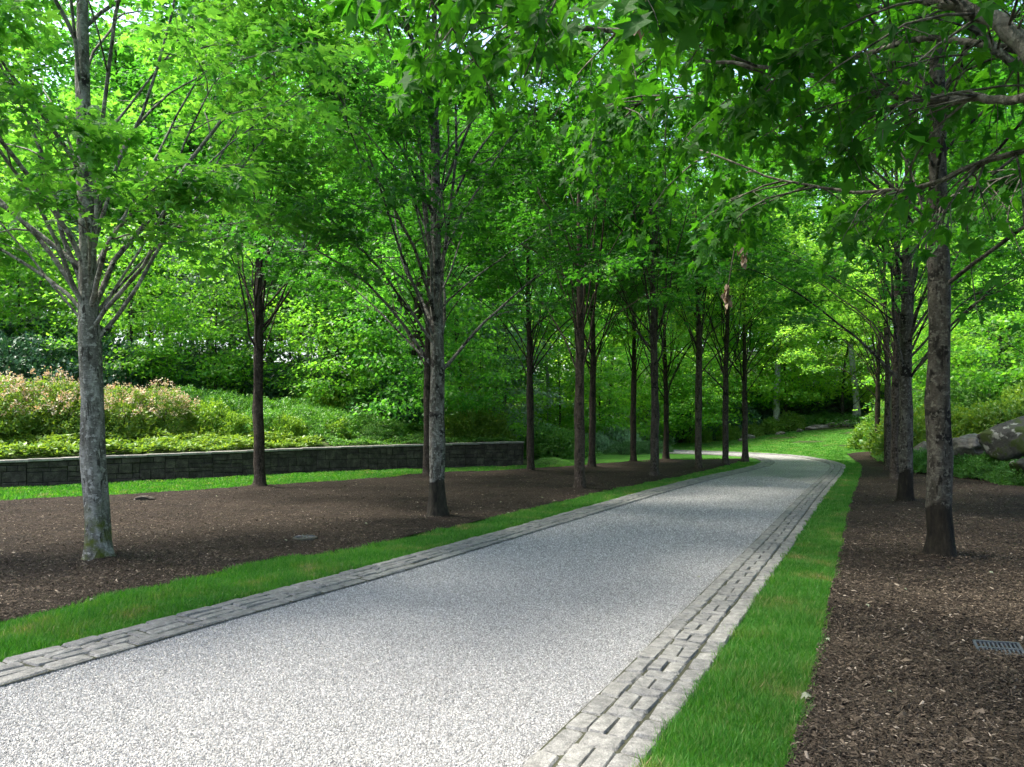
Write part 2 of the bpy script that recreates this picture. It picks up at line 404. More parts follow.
WLc = WL[::3]; RFc = np.array(smooth_line(RF, 1.0))
ERc = ER[::4]
def height(X, Y):
    X = np.asarray(X, float); Y = np.asarray(Y, float); sh = X.shape; X = X.ravel(); Y = Y.ravel()
    h = np.zeros_like(X)
    d, fr = sdist(WLc, X, Y)
    slope = .36 * (1 - fr) + .13 * fr
    inb = (d > .18) & (fr < .9995)
    hh = .42 + .42 * fr + (d) * slope
    hh = np.minimum(hh, 6 + 0 * hh)
    h = np.where(inb, hh, h)
    # beyond the wall's far end the slope dies out into the lawn
    e = WL[-1]; de = np.hypot(X - e[0], Y - e[1])
    out = (fr >= .9995)
    ang = np.arctan2(Y - e[1], X - e[0])
    k = np.clip((ang - 1.65) / .8, 0, 1)
    h = np.where(out & (Y > e[1]), k * (.82 + np.minimum(de, 30) * .13) * 1.0, h)
    # right hand bank
    dr, fr2 = sdist(RFc, X, Y)
    dr = -dr
    h2 = np.where((dr > 0) & (fr2 < .999), np.minimum(dr * .30, 5.0), 0)
    # far lawn rising beyond the road
    df, fr3 = sdist(ERc, X, Y); df = -df
    beyond = (df > .6) & (Y > 27)
    s3 = .028 + .075 * np.clip((X - 9) / 12, 0, 1)
    h3 = np.where(beyond, np.clip(df - .6, 0, 60) * s3, 0)
    h3 = h3 + np.where(beyond, np.clip(Y - 52, 0, 60) * .12, 0)
    return np.maximum(np.maximum(h, h2), h3).reshape(sh)
def hz(x, y): return float(height(np.array([x]), np.array([y]))[0])

def inpoly(X, Y, poly):
    poly = np.asarray(poly); ins = np.zeros(X.shape, bool); j = len(poly) - 1
    for i in range(len(poly)):
        xi, yi = poly[i]; xj, yj = poly[j]
        c = ((yi > Y) != (yj > Y)) & (X < (xj - xi) * (Y - yi) / (yj - yi + 1e-12) + xi)
        ins ^= c; j = i
    return ins

TRUNKS = [at(*p, .08) for p in ((97, 558), (437, 516), (579, 489), (655, 475.5), (698, 468), (726, 464), (745, 461), (259, 486), (428, 475), (530, 470.5), (592, 467), (633, 461.5), (666, 459.5), (938, 556), (906, 501), (896, 479.5), (887, 471))]
def bedwob(x, y, amp):
    z = amp * (noise.noise(Vector((x, y, 0)) * .8) + .6 * noise.noise(Vector((x, y, 0)) * 3.1))
    for tx, ty in TRUNKS:
        d = math.hypot(x - tx, y - ty)
        if d < 1.6: z += .075 * math.exp(-(d / .45) ** 2) * (1 + .5 * noise.noise(Vector((x * 4, y * 4, 1))))
    return z

# ------------------------------------------------------------------ ground sheets
def grid_ground():
    xs = np.r_[np.linspace(-400, -60, 12)[:-1], np.arange(-60, 70.1, .6), np.linspace(70, 400, 12)[1:]]
    ys = np.r_[np.linspace(-400, -12, 12)[:-1], np.arange(-12, 90.1, .6), np.linspace(90, 500, 12)[1:]]
    X, Y = np.meshgrid(xs, ys); H = height(X, Y)
    dw, fw = sdist(WLc, X.ravel(), Y.ravel()); dw = dw.reshape(X.shape)
    H = np.where((dw > -.2) & (dw < 1.3) & (Y < WL[-1][1] + 1), np.minimum(H, 0), H)
    H += np.where(H > .3, .06 * np.sin(X * 1.3 + Y) * np.cos(Y * .9 - X * .4), 0) - .03
    nx, ny = len(xs), len(ys); V = np.c_[X.ravel(), Y.ravel(), H.ravel()]
    i = np.arange(nx - 1)[None, :] + nx * np.arange(ny - 1)[:, None]; i = i.ravel()
    Fc = np.c_[i, i + 1, i + nx + 1, i + nx]
    me = mesh_np('ground', V, Fc, np.full(len(Fc), 4), M['floor'], True)
    tag(link('ground', me), kind='structure')
grid_ground()

def strip(name, A, B, z, mat, kind='structure', wob=0, cols=1, seed=0, follow=False):
    """sheet between two polylines resampled to the same count"""
    def rs(L, n):
        L = np.asarray(L, float); s = np.r_[0, np.cumsum(np.linalg.norm(np.diff(L, axis=0), axis=1))]
        u = np.linspace(0, s[-1], n); return np.c_[np.interp(u, s, L[:, 0]), np.interp(u, s, L[:, 1])]
    n = 240; A = rs(A, n); B = rs(B, n)
    rows = [A + (B - A) * k / cols for k in range(cols + 1)]
    V = np.concatenate([np.c_[r, np.full(n, z)] for r in rows])
    if follow: V[:, 2] += height(V[:, 0], V[:, 1])
    if wob:
        for q in range(len(V)):
            V[q, 2] += wob * noise.noise(Vector((V[q, 0] * .7 + seed, V[q, 1] * .7, 0))) + wob * .5
    f = []
    for c in range(cols):
        i = np.arange(n - 1) + c * n
        f.append(np.c_[i, i + n, i + n + 1, i + 1])
    f = np.concatenate(f)
    me = mesh_np(name, V, f, np.full(len(f), 4), mat, True)
    o = link(name, me)
    if kind: tag(o, kind=kind)
    return o

# grass base under everything near (lawn sheet), then mulch beds, road
def poly_sheet(name, poly, z, mat, step=.5, follow=True, wob=0.0):
    poly = np.asarray(poly); x0, y0 = poly.min(0); x1, y1 = poly.max(0)
    import bmesh
    bm = bmesh.new(); vs = [bm.verts.new((p[0], p[1], 0)) for p in poly]
    f = bm.faces.new(vs); bmesh.ops.triangulate(bm, faces=[f])
    # cut on a regular grid so that the sheet can follow the terrain
    for ax, a, b in ((0, x0, x1), (1, y0, y1)):
        for q in np.arange(a + step, b, step):
            co = (q, 0, 0) if ax == 0 else (0, q, 0); no = (1, 0, 0) if ax == 0 else (0, 1, 0)
            bmesh.ops.bisect_plane(bm, geom=bm.verts[:] + bm.edges[:] + bm.faces[:], plane_co=co, plane_no=no)
    X = np.array([v.co.x for v in bm.verts]); Y = np.array([v.co.y for v in bm.verts]); Hh = height(X, Y)
    for v, h in zip(bm.verts, Hh):
        v.co.z = z + (h if follow else 0) + (bedwob(v.co.x, v.co.y, wob) if wob else 0)
    bmesh.ops.recalc_face_normals(bm, faces=bm.faces)
    me = bpy.data.meshes.new(name); bm.to_mesh(me); bm.free()
    for p in me.polygons: p.use_smooth = True
    if me.polygons and me.polygons[0].normal.z < 0: me.flip_normals()
    me.materials.append(mat)
    return tag(link(name, me), kind='structure')

far_lawn_edge = [at(612, 452.5), at(660, 449), (7.5, 46), (12, 50), (17, 50), (21, 46), (21.5, 40), (18, 36), (17.4, 35.3)]
lawn_poly = [tuple(p) for p in offset(WL, -.10)] + [(2.0, 30), (2.6, 35)] + [(1.5, 39), (-4, 41), (-5, 47), (2, 48)] + far_lawn_edge[2:] + [(15, 31), (12.8, 24.5), (12.7, 21.5), (13.6, 19.2), (15.5, 15), (19, 8), (21, -6), (-24, -6)]
poly_sheet('lawn', lawn_poly, .0, M['lawn'], .8)

MFs = smooth_line(MF, .3); MBs = smooth_line(MB_, .3)
left_bed = [tuple(p) for p in MFs] + [at(746, 459.6)] + [tuple(p) for p in MBs[::-1]]
poly_sheet('mulch_bed', left_bed, .035, M['mulch'], .22, False, .035)
RLs = smooth_line(RL, .3)
right_bed = [tuple(p) for p in RLs] + [(15.6, 34.5), (17.0, 35)] + [(p[0] + .25, p[1]) for p in RFc[::-1]]
o = poly_sheet('mulch_bed', right_bed, .035, M['mulch'], .22, True, .035)

_b0, _b1 = offset(WL, .22), offset(WL, 3.2)
poly_sheet('planting_bed', [tuple(p) for p in _b0] + [tuple(p) for p in _b1[::-1]], .0, M['floor'], .5)
strip('gravel_road', offset(EL, -.03), offset(ER, .03), .012, M['gravel'], wob=0, cols=6)

# ------------------------------------------------------------------ granite setts along both road edges
def sett(g, rng, c, t, w, l, z0, hgt):
    """one worn sett: c centre, t unit tangent, w across, l along"""
    n = np.array([-t[1], t[0]]); b = min(w, l) * (.07 + .07 * rng.random())
    ring = []
    for sx, sy in ((-1, -1), (1, -1), (1, 1), (-1, 1)):
        cx, cyy = sx * l / 2 * (1 + rng.uniform(-.05, .02)), sy * w / 2 * (1 + rng.uniform(-.07, .02))
        ring.append((cx + rng.uniform(-.006, .006), cyy + rng.uniform(-.005, .005), sx, sy))
    V = []; base = []
    def P(x, y, z): q = c + t * x + n * y; return (q[0], q[1], z)
    lo = []; mid = []; top = []
    tilt = (rng.uniform(-.004, .004), rng.uniform(-.004, .004))
    for x, y, sx, sy in ring:
        # two verts per corner (chamfered)
        for k in ((0, 1) if sx * sy > 0 else (1, 0)):
            dx = -sx * b * (k == 0) ; dy = -sy * b * (k == 1)
            px, py = x + dx * 1.0, y + dy * 1.0
            lo.append(P(px, py, z0 - .03)); mid.append(P(px, py, z0 + hgt * .55))
            top.append(P(px - sx * b * .7, py - sy * b * .7, z0 + hgt + tilt[0] * sx + tilt[1] * sy))
    m = len(lo); V = lo + mid + top
    ctr = P(rng.uniform(-.2, .2) * l, rng.uniform(-.2, .2) * w, z0 + hgt + rng.uniform(.001, .006))
    V.append(ctr)
    # ordering of ring verts by angle, so faces are well formed
    ang = [math.atan2((p[0] - c[0]) * n[0] + (p[1] - c[1]) * n[1], (p[0] - c[0]) * t[0] + (p[1] - c[1]) * t[1]) for p in mid]
    od = sorted(range(m), key=lambda i: ang[i]); fs = []
    for a in range(m):
        i, j = od[a], od[(a + 1) % m]
        fs += [(i, j, m + j, m + i), (m + i, m + j, 2 * m + j, 2 * m + i), (2 * m + i, 2 * m + j, 3 * m)]
    g.add(V, fs)

def edging(name, L, side, rows, seed):
    rng = random.Random(seed); g = Geo()
    s = np.r_[0, np.cumsum(np.linalg.norm(np.diff(L, axis=0), axis=1))]
    def PT(u):
        u = min(max(u, 0), s[-1]); p = np.array([np.interp(u, s, L[:, 0]), np.interp(u, s, L[:, 1])])
        q = np.array([np.interp(min(u + .2, s[-1]), s, L[:, 0]), np.interp(min(u + .2, s[-1]), s, L[:, 1])])
        r = np.array([np.interp(max(u - .2, 0), s, L[:, 0]), np.interp(max(u - .2, 0), s, L[:, 1])])
        t = (q - r); t /= np.linalg.norm(t); return p, t
    off = 0
    for kind, w, lmin, lmax, hgt in rows:
        u = rng.uniform(0, .1)
        while u < s[-1] - .3:
            l = rng.uniform(lmin, lmax); p, t = PT(u + l / 2); n = np.array([-t[1], t[0]]) * side
            if kind == 'single':
                ww = w * rng.uniform(.94, 1.0)
                sett(g, rng, p + n * (off + w / 2 + rng.uniform(-.004, .004)), t, ww - .007, l - .008, .012, hgt + rng.uniform(-.004, .004)); u += l
            else:                                  # a pair of stretchers, then a header laid across
                cu_ = rng.uniform(.43, .57)
                for q in (0, 1):
                    wq = w * (cu_ if q == 0 else 1 - cu_); sett(g, rng, p + n * (off + (wq / 2 if q == 0 else w - wq / 2)) + t * rng.uniform(-.008, .008), t, wq - .007 + rng.uniform(-.004, .002), l - .010 + rng.uniform(-.012, .002), .012, hgt + rng.uniform(-.004, .004))
                u += l; l2 = rng.uniform(.10, .16) * (w / .24) ** .5; p, t = PT(u + l2 / 2); n = np.array([-t[1], t[0]]) * side
                sett(g, rng, p + n * (off + w * .5), t, w - .009 + rng.uniform(-.01, .002), l2 - .008, .012, hgt + rng.uniform(-.004, .004)); u += l2
        off += w
    o = link(name, g.mesh(name, M['cobble'])); tag(o, kind='structure')
    strip('sett_bedding', offset(L, side * .035), offset(L, side * off), .0275, M['joint'])
edging('cobbled_border', ER, 1, [('single', .155, .19, .28, .027), ('pair', .225, .19, .28, .031), ('single', .14, .2, .32, .027)], 5)
edging('cobbled_border', EL, -1, [('single', .15, .22, .42, .026), ('pair', .22, .22, .40, .028), ('single', .15, .22, .42, .025)], 9)

# ------------------------------------------------------------------ grass blades
def blades(name, poly, n, hgt, wid, seed, z=0.0, follow=True, edge=None, ymax=None, near=None):
    rng = np.random.default_rng(seed); poly = np.asarray(poly)
    x0, y0 = poly.min(0); x1, y1 = poly.max(0)
    if ymax: y1 = min(y1, ymax)
    pts = np.zeros((0, 2))
    tri = 0
    while len(pts) < n and tri < 60:
        P = np.c_[rng.uniform(x0, x1, n * 2), rng.uniform(y0, y1, n * 2)]
        if near is not None:                      # thin out with distance
            P = P[rng.random(len(P)) < np.minimum(1, (near / np.maximum(np.hypot(P[:, 0], P[:, 1]), 1)) ** 1.5)]
        P = P[inpoly(P[:, 0], P[:, 1], poly)]
        vis = (P[:, 1] > 2.5) & (np.abs(P[:, 0]) < P[:, 1] * .8 + 1)
        pts = np.r_[pts, P[vis]]; tri += 1
    pts = pts[:n] + rng.normal(0, .022, (len(pts[:n]), 2)); n = len(pts)
    d = np.hypot(pts[:, 0], pts[:, 1])
    a = rng.uniform(0, 2 * PI, n); h = hgt * rng.uniform(.4, 1.2, n) * (1 + .35 * np.sin(pts[:, 0] * 5.1 + np.sin(pts[:, 1] * 3.3) * 2) * np.sin(pts[:, 1] * 4.3)); w = wid * rng.uniform(.7, 1.3, n) * np.clip(d / 6, 1, 4)
    lean = rng.uniform(.1, .75, n) * h; la = rng.uniform(0, 2 * PI, n)
    zz = z + (height(pts[:, 0], pts[:, 1]) if follow else 0)
    b = np.c_[pts, np.broadcast_to(zz, (n,)) - .004]
    dx = np.c_[np.cos(a) * w, np.sin(a) * w, np.zeros(n)]
    mid = b + np.c_[np.cos(la) * lean * .35, np.sin(la) * lean * .35, h * .6]
    tip = b + np.c_[np.cos(la) * lean, np.sin(la) * lean, h]
    V = np.stack([b - dx, b + dx, mid + dx * .7, mid - dx * .7, tip], 1).reshape(-1, 3)
    k = np.arange(n)[:, None] * 5
    fq = (k + np.array([0, 1, 2, 3])); ft = (k + np.array([3, 2, 4]))
    idx = np.concatenate([fq, ft], 1).ravel(); cnt = np.tile([4, 3], n)
    return link(name, mesh_np(name, V, idx, cnt, M['blade'], True))

lstrip = [tuple(p) for p in EL[:int(len(EL) * .68)]]
# polygon between cobble edge and mulch on the left, up to the bend
cut = [p for p in EL if p[1] < 28.5 and p[0] < 9.6]
Ls = cut + [tuple(p) for p in MFs[::-1]]
tag(blades('grass_strip', [tuple(p) for p in Ls], 130000, .065, .0028, 1, near=7), 'mown green grass strip between the left cobbled border and the bark mulch', kind='stuff')
Rcut = [tuple(p) for p in ER if p[1] < 27]
Rs = Rcut + [tuple(p) for p in RLs[::-1]]
tag(blades('grass_strip', Rs, 150000, .07, .0026, 2, near=5), 'mown green grass strip between the right cobbled border and the dark mulch', kind='stuff')
back = [tuple(p) for p in offset(WL, -.12)] + [tuple(p) for p in MBs[::-1]]
tag(blades('grass_verge', back, 60000, .06, .005, 3), 'bright green grass verge along the foot of the stone retaining wall', kind='stuff')
farl = [(1, 29)] + [tuple(p) for p in MBs if p[0] > 1] + [tuple(p) for p in EL if p[1] > 30 and p[0] > -3][:] + [(-2, 41), (1.5, 34)]
farlawn2 = [(11.7, 25)] + [tuple(p) for p in ER if p[1] > 25.3 and p[0] > 3] + [(7.5, 46), (12, 50), (17, 50), (21, 46), (21.5, 40), (17.4, 35.3), (15.0, 33.5), at(861, 471)]
tag(blades('far_lawn_grass', farlawn2, 60000, .03, .006, 4), 'smooth sunny lawn rising beyond the bend of the road', kind='stuff')

# ------------------------------------------------------------------ bark mulch chips
def chips(name, poly, n, seed, near, zz=.04, follow=False):
    rng = np.random.default_rng(seed); poly = np.asarray(poly); x0, y0 = poly.min(0); x1, y1 = poly.max(0)
    y0 = max(y0, 2.6); y1 = min(y1, 24); pts = np.zeros((0, 2)); tri = 0
    while len(pts) < n and tri < 60:
        P = np.c_[rng.uniform(x0, x1, n * 2), rng.uniform(y0, y1, n * 2)]
        P = P[rng.random(len(P)) < np.minimum(1, (near / np.maximum(np.hypot(P[:, 0], P[:, 1]), 1)) ** 2)]
        P = P[inpoly(P[:, 0], P[:, 1], poly)]; P = P[(np.abs(P[:, 0]) < P[:, 1] * .75 + 1)]
        pts = np.r_[pts, P]; tri += 1
    pts = pts[:n]; n = len(pts); a = rng.uniform(0, 2 * PI, n)
    L = rng.gamma(2.2, .0065, n) + .006; W = L * rng.uniform(.15, .45, n)
    zb = np.array([zz + bedwob(p[0], p[1], .035) for p in pts]) + rng.uniform(0, .012, n)
    if follow: zb += height(pts[:, 0], pts[:, 1])
    u = np.c_[np.cos(a), np.sin(a), rng.normal(0, .28, n)]; v = np.c_[-np.sin(a), np.cos(a), rng.normal(0, .35, n)]
    c = np.c_[pts, zb]; V = []
    for su, sv in ((-1, -.6), (1, -1), (.8, 1), (-1, .7)):
        V.append(c + u * (L * su)[:, None] * .5 + v * (W * sv)[:, None] * .5)
    top = c + np.array([0, 0, 1]) * (W * .5)[:, None]
    V = np.stack(V + [top], 1).reshape(-1, 3); k = np.arange(n)[:, None] * 5
    idx = np.concatenate([k + np.array([0, 1, 4]), k + np.array([1, 2, 4]), k + np.array([2, 3, 4]), k + np.array([3, 0, 4])], 1).ravel()
    return link(name, mesh_np(name, V, idx, np.full(n * 4, 3), M['chip']))
tag(chips('mulch_chips', left_bed, 170000, 11, 7), 'brown shredded bark chips covering the left tree bed', kind='stuff')
tag(chips('mulch_chips', right_bed, 190000, 12, 5, .042, True), 'dark shredded bark chips covering the right tree bed', kind='stuff')

# ------------------------------------------------------------------ loose stones of the gravel, near the viewer
def pebbles(n, seed):
    rng = np.random.default_rng(seed); poly = np.array([tuple(p) for p in offset(EL, -.10) if p[1] < 24] + [tuple(p) for p in offset(ER, .08) if p[1] < 24][::-1])
    pts = np.zeros((0, 2))
    for _ in range(60):
        P = np.c_[rng.uniform(-8, 8, n * 2), rng.uniform(3.2, 22, n * 2)]
        P = P[rng.random(len(P)) < np.minimum(1, (5 / np.hypot(P[:, 0], P[:, 1])) ** 2.2)]
        P = P[inpoly(P[:, 0], P[:, 1], poly)]; P = P[np.abs(P[:, 0]) < P[:, 1] * .75 + .5]; pts = np.r_[pts, P]
        if len(pts) > n: break
    pts = pts[:n]; n = len(pts); r = rng.uniform(.003, .0066, n) * np.clip(np.hypot(pts[:, 0], pts[:, 1]) / 7, 1, 1.7); a0 = rng.uniform(0, 6.28, n); V = []
    for k in range(5):
        a = a0 + k * 2 * PI / 5 + rng.uniform(-.3, .3, n); V.append(np.c_[pts[:, 0] + np.cos(a) * r, pts[:, 1] + np.sin(a) * r * .8, np.full(n, .0125)])
    for k in range(3):
        a = a0 + .4 + k * 2 * PI / 3 + rng.uniform(-.3, .3, n); V.append(np.c_[pts[:, 0] + np.cos(a) * r * .5, pts[:, 1] + np.sin(a) * r * .5, .0125 + r * rng.uniform(.6, 1.3, n)])
    V = np.stack(V, 1).reshape(-1, 3); k = np.arange(n)[:, None] * 8
    fs = [(5, 6, 7), (0, 1, 5), (1, 6, 5), (1, 2, 6), (2, 3, 6), (3, 7, 6), (3, 4, 7), (4, 5, 7), (4, 0, 5)]
    idx = np.concatenate([k + np.array(f) for f in fs], 1).ravel()
    tag(link('loose_gravel', mesh_np('loose_gravel', V, idx, np.full(n * 9, 3), M['pebble'])), 'pale grey loose gravel stones on the surface of the drive', kind='stuff')
pebbles(260000, 5)

# ------------------------------------------------------------------ foliage
LEAF = {
 'maple': (np.array([(0, .28, .04), (0, 0, 0), (.34, -.06, -.05), (.22, .15, 0), (.60, .40, -.12), (.24, .47, 0), (.17, .66, 0), (0, 1.02, -.12),
            (-.17, .66, 0), (-.24, .47, 0), (-.60, .40, -.12), (-.22, .15, 0), (-.34, -.06, -.05)], float),
           [(0, 1, 2), (0, 2, 3), (0, 3, 4), (0, 4, 5), (0, 5, 6), (0, 6, 7), (0, 7, 8), (0, 8, 9), (0, 9, 10), (0, 10, 11), (0, 11, 12), (0, 12, 1)]),
 'mid': (np.array([(0, 0, 0), (.42, .12, -.06), (.22, .5, 0), (0, 1, -.1), (-.22, .5, 0), (-.42, .12, -.06), (0, .3, .03)], float),
           [(6, 0, 1), (6, 1, 2), (6, 2, 3), (6, 3, 4), (6, 4, 5), (6, 5, 0)]),
 'kite': (np.array([(0, 0, 0), (.38, .4, -.08), (0, 1, -.05), (-.38, .4, -.08)], float), [(0, 1, 2), (0, 2, 3)]),
 'oval': (np.array([(0, 0, 0), (.2, .25, -.04), (.2, .65, -.05), (0, 1, -.1), (-.2, .65, -.05), (-.2, .25, -.04)], float), [(0, 1, 2, 3), (0, 3, 4, 5)]),
}
def leaves_mesh(name, pos, direc, nrm, size, shape, mat):
    T, Fc = LEAF[shape]; N = len(pos)
    y = direc / (np.linalg.norm(direc, axis=1)[:, None] + 1e-9)
    z = nrm - y * (nrm * y).sum(1)[:, None]; z /= (np.linalg.norm(z, axis=1)[:, None] + 1e-9)
    x = np.cross(y, z)
    nr_ = np.random.default_rng(N); wd = nr_.uniform(.72, 1.12, N)[:, None, None]; cu = nr_.uniform(-1.2, 3.2, N)[:, None, None]; sk = nr_.normal(0, .14, N)[:, None, None]
    V = (pos[:, None, :] + size[:, None, None] * (T[None, :, 0:1] * wd * x[:, None, :] + T[None, :, 1:2] * (y[:, None, :] + sk * x[:, None, :]) + T[None, :, 2:3] * cu * z[:, None, :])).reshape(-1, 3)
    k = np.arange(N)[:, None] * len(T)
    idx = np.concatenate([k + np.array(f) for f in Fc], 1).ravel(); cnt = np.tile([len(f) for f in Fc], N)
    return mesh_np(name, V, idx, cnt, mat)

def curve(rng, p, d, L, n, bend, jit):
    """wandering polyline: start p, direction d; bend = vector the direction drifts towards"""
    pts = [Vector(p)]; d = Vector(d).normalized(); st = L / n
    for i in range(n):
        d = (d + Vector(bend) * (1.0 / n) + Vector((rng.gauss(0, jit * 1.35), rng.gauss(0, jit * 1.35), rng.gauss(0, jit * .8)))).normalized()
        pts.append(pts[-1] + d * st)
    return pts

def along(pts, t):
    f = t * (len(pts) - 1); i = min(int(f), len(pts) - 2); k = f - i
    return pts[i].lerp(pts[i + 1], k), (pts[i + 1] - pts[i]).normalized()

def spray(P, D, Nn, S, rng, pts, n, width, size, droop=.0, flat=.35):
    for _ in range(n):
        c, d = along(pts, rng.random() ** .7)
        side = Vector((-d.y, d.x, 0));
        if side.length < .1: side = Vector((rng.gauss(0, 1), rng.gauss(0, 1), 0))
        side.normalize(); s = rng.uniform(-1, 1)
        q = c + side * (s * width) + Vector((0, 0, rng.gauss(-.02, width * .22)))
        dd = d * .6 + side * (s * 1.1) + Vector((rng.gauss(0, .35), rng.gauss(0, .35), rng.gauss(-.15 - droop, .25)))
        nn = Vector((rng.gauss(0, flat), rng.gauss(0, flat), 1.0)) + d * droop * .6
        P.append(q); D.append(dd); Nn.append(nn); S.append(size * rng.uniform(.6, 1.2))

def maple(name, seed, H=10.5, r0=.15, fork=2.5, nl=22, spread=3.4, steep=1.25, bark='bark_brown', leaf='leaf_row', shape='mid',
          lsize=.13, per=26, low=.35, lean=(0, 0), curv=.10, nsec=7, ntw=4, sides=10, first=None, gap=0.0, cluster=.45, lr=1.0, out=.55):
    """upright row maple: leader with many steep limbs; returns trunk mesh and crown mesh"""
    rng = random.Random(seed); g = Geo(); P, D, Nn, S = [], [], [], []
    n = 16; tr = []; rad = []
    for i in range(n + 1):
        t = i / n; z = H * .93 * t
        tr.append(Vector((lean[0] * z + curv * math.sin(t * 5 + seed) * t, lean[1] * z + curv * math.cos(t * 4 + seed * 2) * t, z)))
        rad.append(r0 * (1.0 - .12 * min(1, z / fork)) if z < fork else r0 * .84 * max(.05, 1 - (z - fork) / (H - fork)) ** .9)
    # root flare
    fine = []; fr = []
    for z, k in ((-.15, 2.1), (0, 1.75), (.07, 1.42), (.14, 1.22), (.24, 1.08), (.36, 1.01)): fine.append(along(tr, z / (H * .93))[0] if z > 0 else Vector((0, 0, z))); fr.append(r0 * k)
    tt = [(p, r) for p, r in zip(tr, rad) if p.z > .45]
    g.tube(fine + [p for p, _ in tt], fr + [r for _, r in tt], sides + 8, .36)
    for i in range(nl):
        u = i / (nl - 1)
        if u < cluster: z = fork + rng.uniform(-.2, .9) + (u / cluster) * .5
        else: z = fork + .8 + (H * .86 - fork - .8) * ((u - cluster) / (1 - cluster)) ** .95
        b, td = along(tr, z / (H * .93)); az = i * 2.4 + rng.uniform(-.4, .4)
        rel = (z - fork) / (H - fork)
        el = steep * rng.uniform(.62, 1.12); L = spread * (1.25 - .75 * rel) * rng.uniform(.8, 1.2) / max(.45, math.cos(el) * 1.1 + .18)
        L = min(L, (H - z) * 1.02 + 1.2)
        d = Vector((math.cos(az) * math.cos(el), math.sin(az) * math.cos(el), math.sin(el)))
        r = r0 * lr * rng.uniform(.17, .33) * (1 - .5 * rel)
        lp = curve(rng, b, d, L, 10, (math.cos(az) * out, math.sin(az) * out, -.10), .085)
        g.tube([b - d * r0 * .3] + lp, [r * 1.5] + [r * (1 - .88 * k / 10) for k in range(11)], 7)
        for j in range(nsec):
            t = low + (1 - low) * (j + rng.random()) / nsec; c, dd = along(lp, min(t, .98))
            a2 = rng.uniform(0, 2 * PI); dirn = (dd * .8 + Vector((math.cos(az + rng.gauss(0, 1.0)), math.sin(az + rng.gauss(0, 1.0)), rng.uniform(-.45, .35)))).normalized()
            L2 = L * .36 * (1.15 - .5 * t) * rng.uniform(.7, 1.3)
            sp = curve(rng, c, dirn, L2, 5, (dirn.x * .2, dirn.y * .2, -.12), .10)
            r2 = r * .42 * (1.1 - t * .6)
            g.tube(sp, [r2 * (1 - .8 * k / 5) for k in range(6)], 4)
            if gap and rng.random() < gap: continue
            for q in range(ntw):
                t3 = (q + rng.random()) / ntw; c3, d3 = along(sp, min(.99, .25 + t3 * .75))
                d4 = (d3 + Vector((rng.gauss(0, .8), rng.gauss(0, .8), rng.uniform(-.35, .2)))).normalized()
                tw = curve(rng, c3, d4, L2 * .42 * rng.uniform(.7, 1.3), 3, (0, 0, -.15), .12)
                if sides > 8 or q % 2 == 0: g.tube(tw, [max(.003, r2 * .35) * (1 - .25 * k) for k in range(4)], 3)
                spray(P, D, Nn, S, rng, tw, per, .20 + L2 * .06, lsize)
    tm = g.mesh(name + '_trunk', M[bark], True)
    cm = leaves_mesh(name + '_crown', np.array(P), np.array(D), np.array(Nn), np.array(S), shape, M[leaf])
    return tm, cm

def place_tree(name, meshes, x, y, z=None, rz=0, s=1.0, label='', cat='tree', group=None, bcol=(1, 1, 1), lcol=(1, 1, 1), tilt=(0, 0)):
    t = empty(name, (x, y, hz(x, y) if z is None else z), rz, s); t.rotation_euler = (tilt[0], tilt[1], rz)
    tag(t, label, cat, group)
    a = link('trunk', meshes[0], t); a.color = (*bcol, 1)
    b = link('crown', meshes[1], t); b.color = (*lcol, 1)
    return t

near1 = maple('maple_a', 3, H=11, r0=.136, fork=2.5, nl=38, spread=2.7, steep=1.2, bark='bark_grey', leaf='leaf_light', shape='maple', lsize=.125, per=30, nsec=6, ntw=4, low=.3, lean=(-.022, 0), gap=.08, lr=.78, sides=12, curv=.06)
near2 = maple('maple_b', 8, H=11, r0=.135, fork=2.5, nl=40, spread=2.8, steep=1.36, lr=.85, out=.38, cluster=.3, bark='bark_spot', leaf='leaf_row', shape='maple', lsize=.12, per=30, low=.3, nsec=6, ntw=4, sides=12, lean=(.004, 0), curv=.05)
near3 = maple('maple_c', 14, H=11, r0=.139, fork=3.0, nl=36, spread=3.4, steep=1.0, cluster=.15, lr=.62, bark='bark_spot', leaf='leaf_near', shape='maple', lsize=.13, per=22, low=.25, nsec=6, ntw=4, sides=12, curv=.05)
vrow = [maple('maple_row%d' % k, 30 + k, H=10.5, r0=.125, fork=2.7 + .3 * (k % 3), nl=30, spread=2.9, steep=1.36, lr=.8, out=.3, cluster=.35, bark='bark_brown', leaf='leaf_row', shape='mid', lsize=.125, per=26, low=.58, sides=8, curv=.09) for k in range(4)]
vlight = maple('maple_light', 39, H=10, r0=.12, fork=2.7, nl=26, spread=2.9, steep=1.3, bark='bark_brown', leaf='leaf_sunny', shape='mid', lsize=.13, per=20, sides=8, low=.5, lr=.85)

GA = 'maples lining the left side of the road'; GB = 'second row of maples beside the retaining wall'; GC = 'maples lining the right side of the road'
def px_tree(px, py, *a, **k):
    x, y = at(px, py, .08); return place_tree('maple_tree', a[0], x, y, 0.0, **k)
px_tree(97, 558, near1, rz=.4, label='pale grey maple with mossy foot and spreading limbs, nearest tree on the left mulch', group=GA)
px_tree(437, 516, near2, rz=2.0, label='maple with blotchy grey bark and dark foot, second tree along the left road edge', group=GA, lcol=(.85, .88, .95))
px_tree(579, 489, vrow[0], rz=1.0, label='brown maple standing third in the row along the left road edge', group=GA, bcol=(1.1, 1.0, .95), tilt=(0, .012))
px_tree(655, 475.5, vrow[1], rz=4.2, label='maple with a widening foot and forked slim stems, fourth along the left road edge', group=GA, tilt=(0, .03))
px_tree(698, 468, vrow[2], rz=0.3, label='straight brown maple standing fifth along the left road edge', group=GA, bcol=(1.2, 1.2, 1.1))
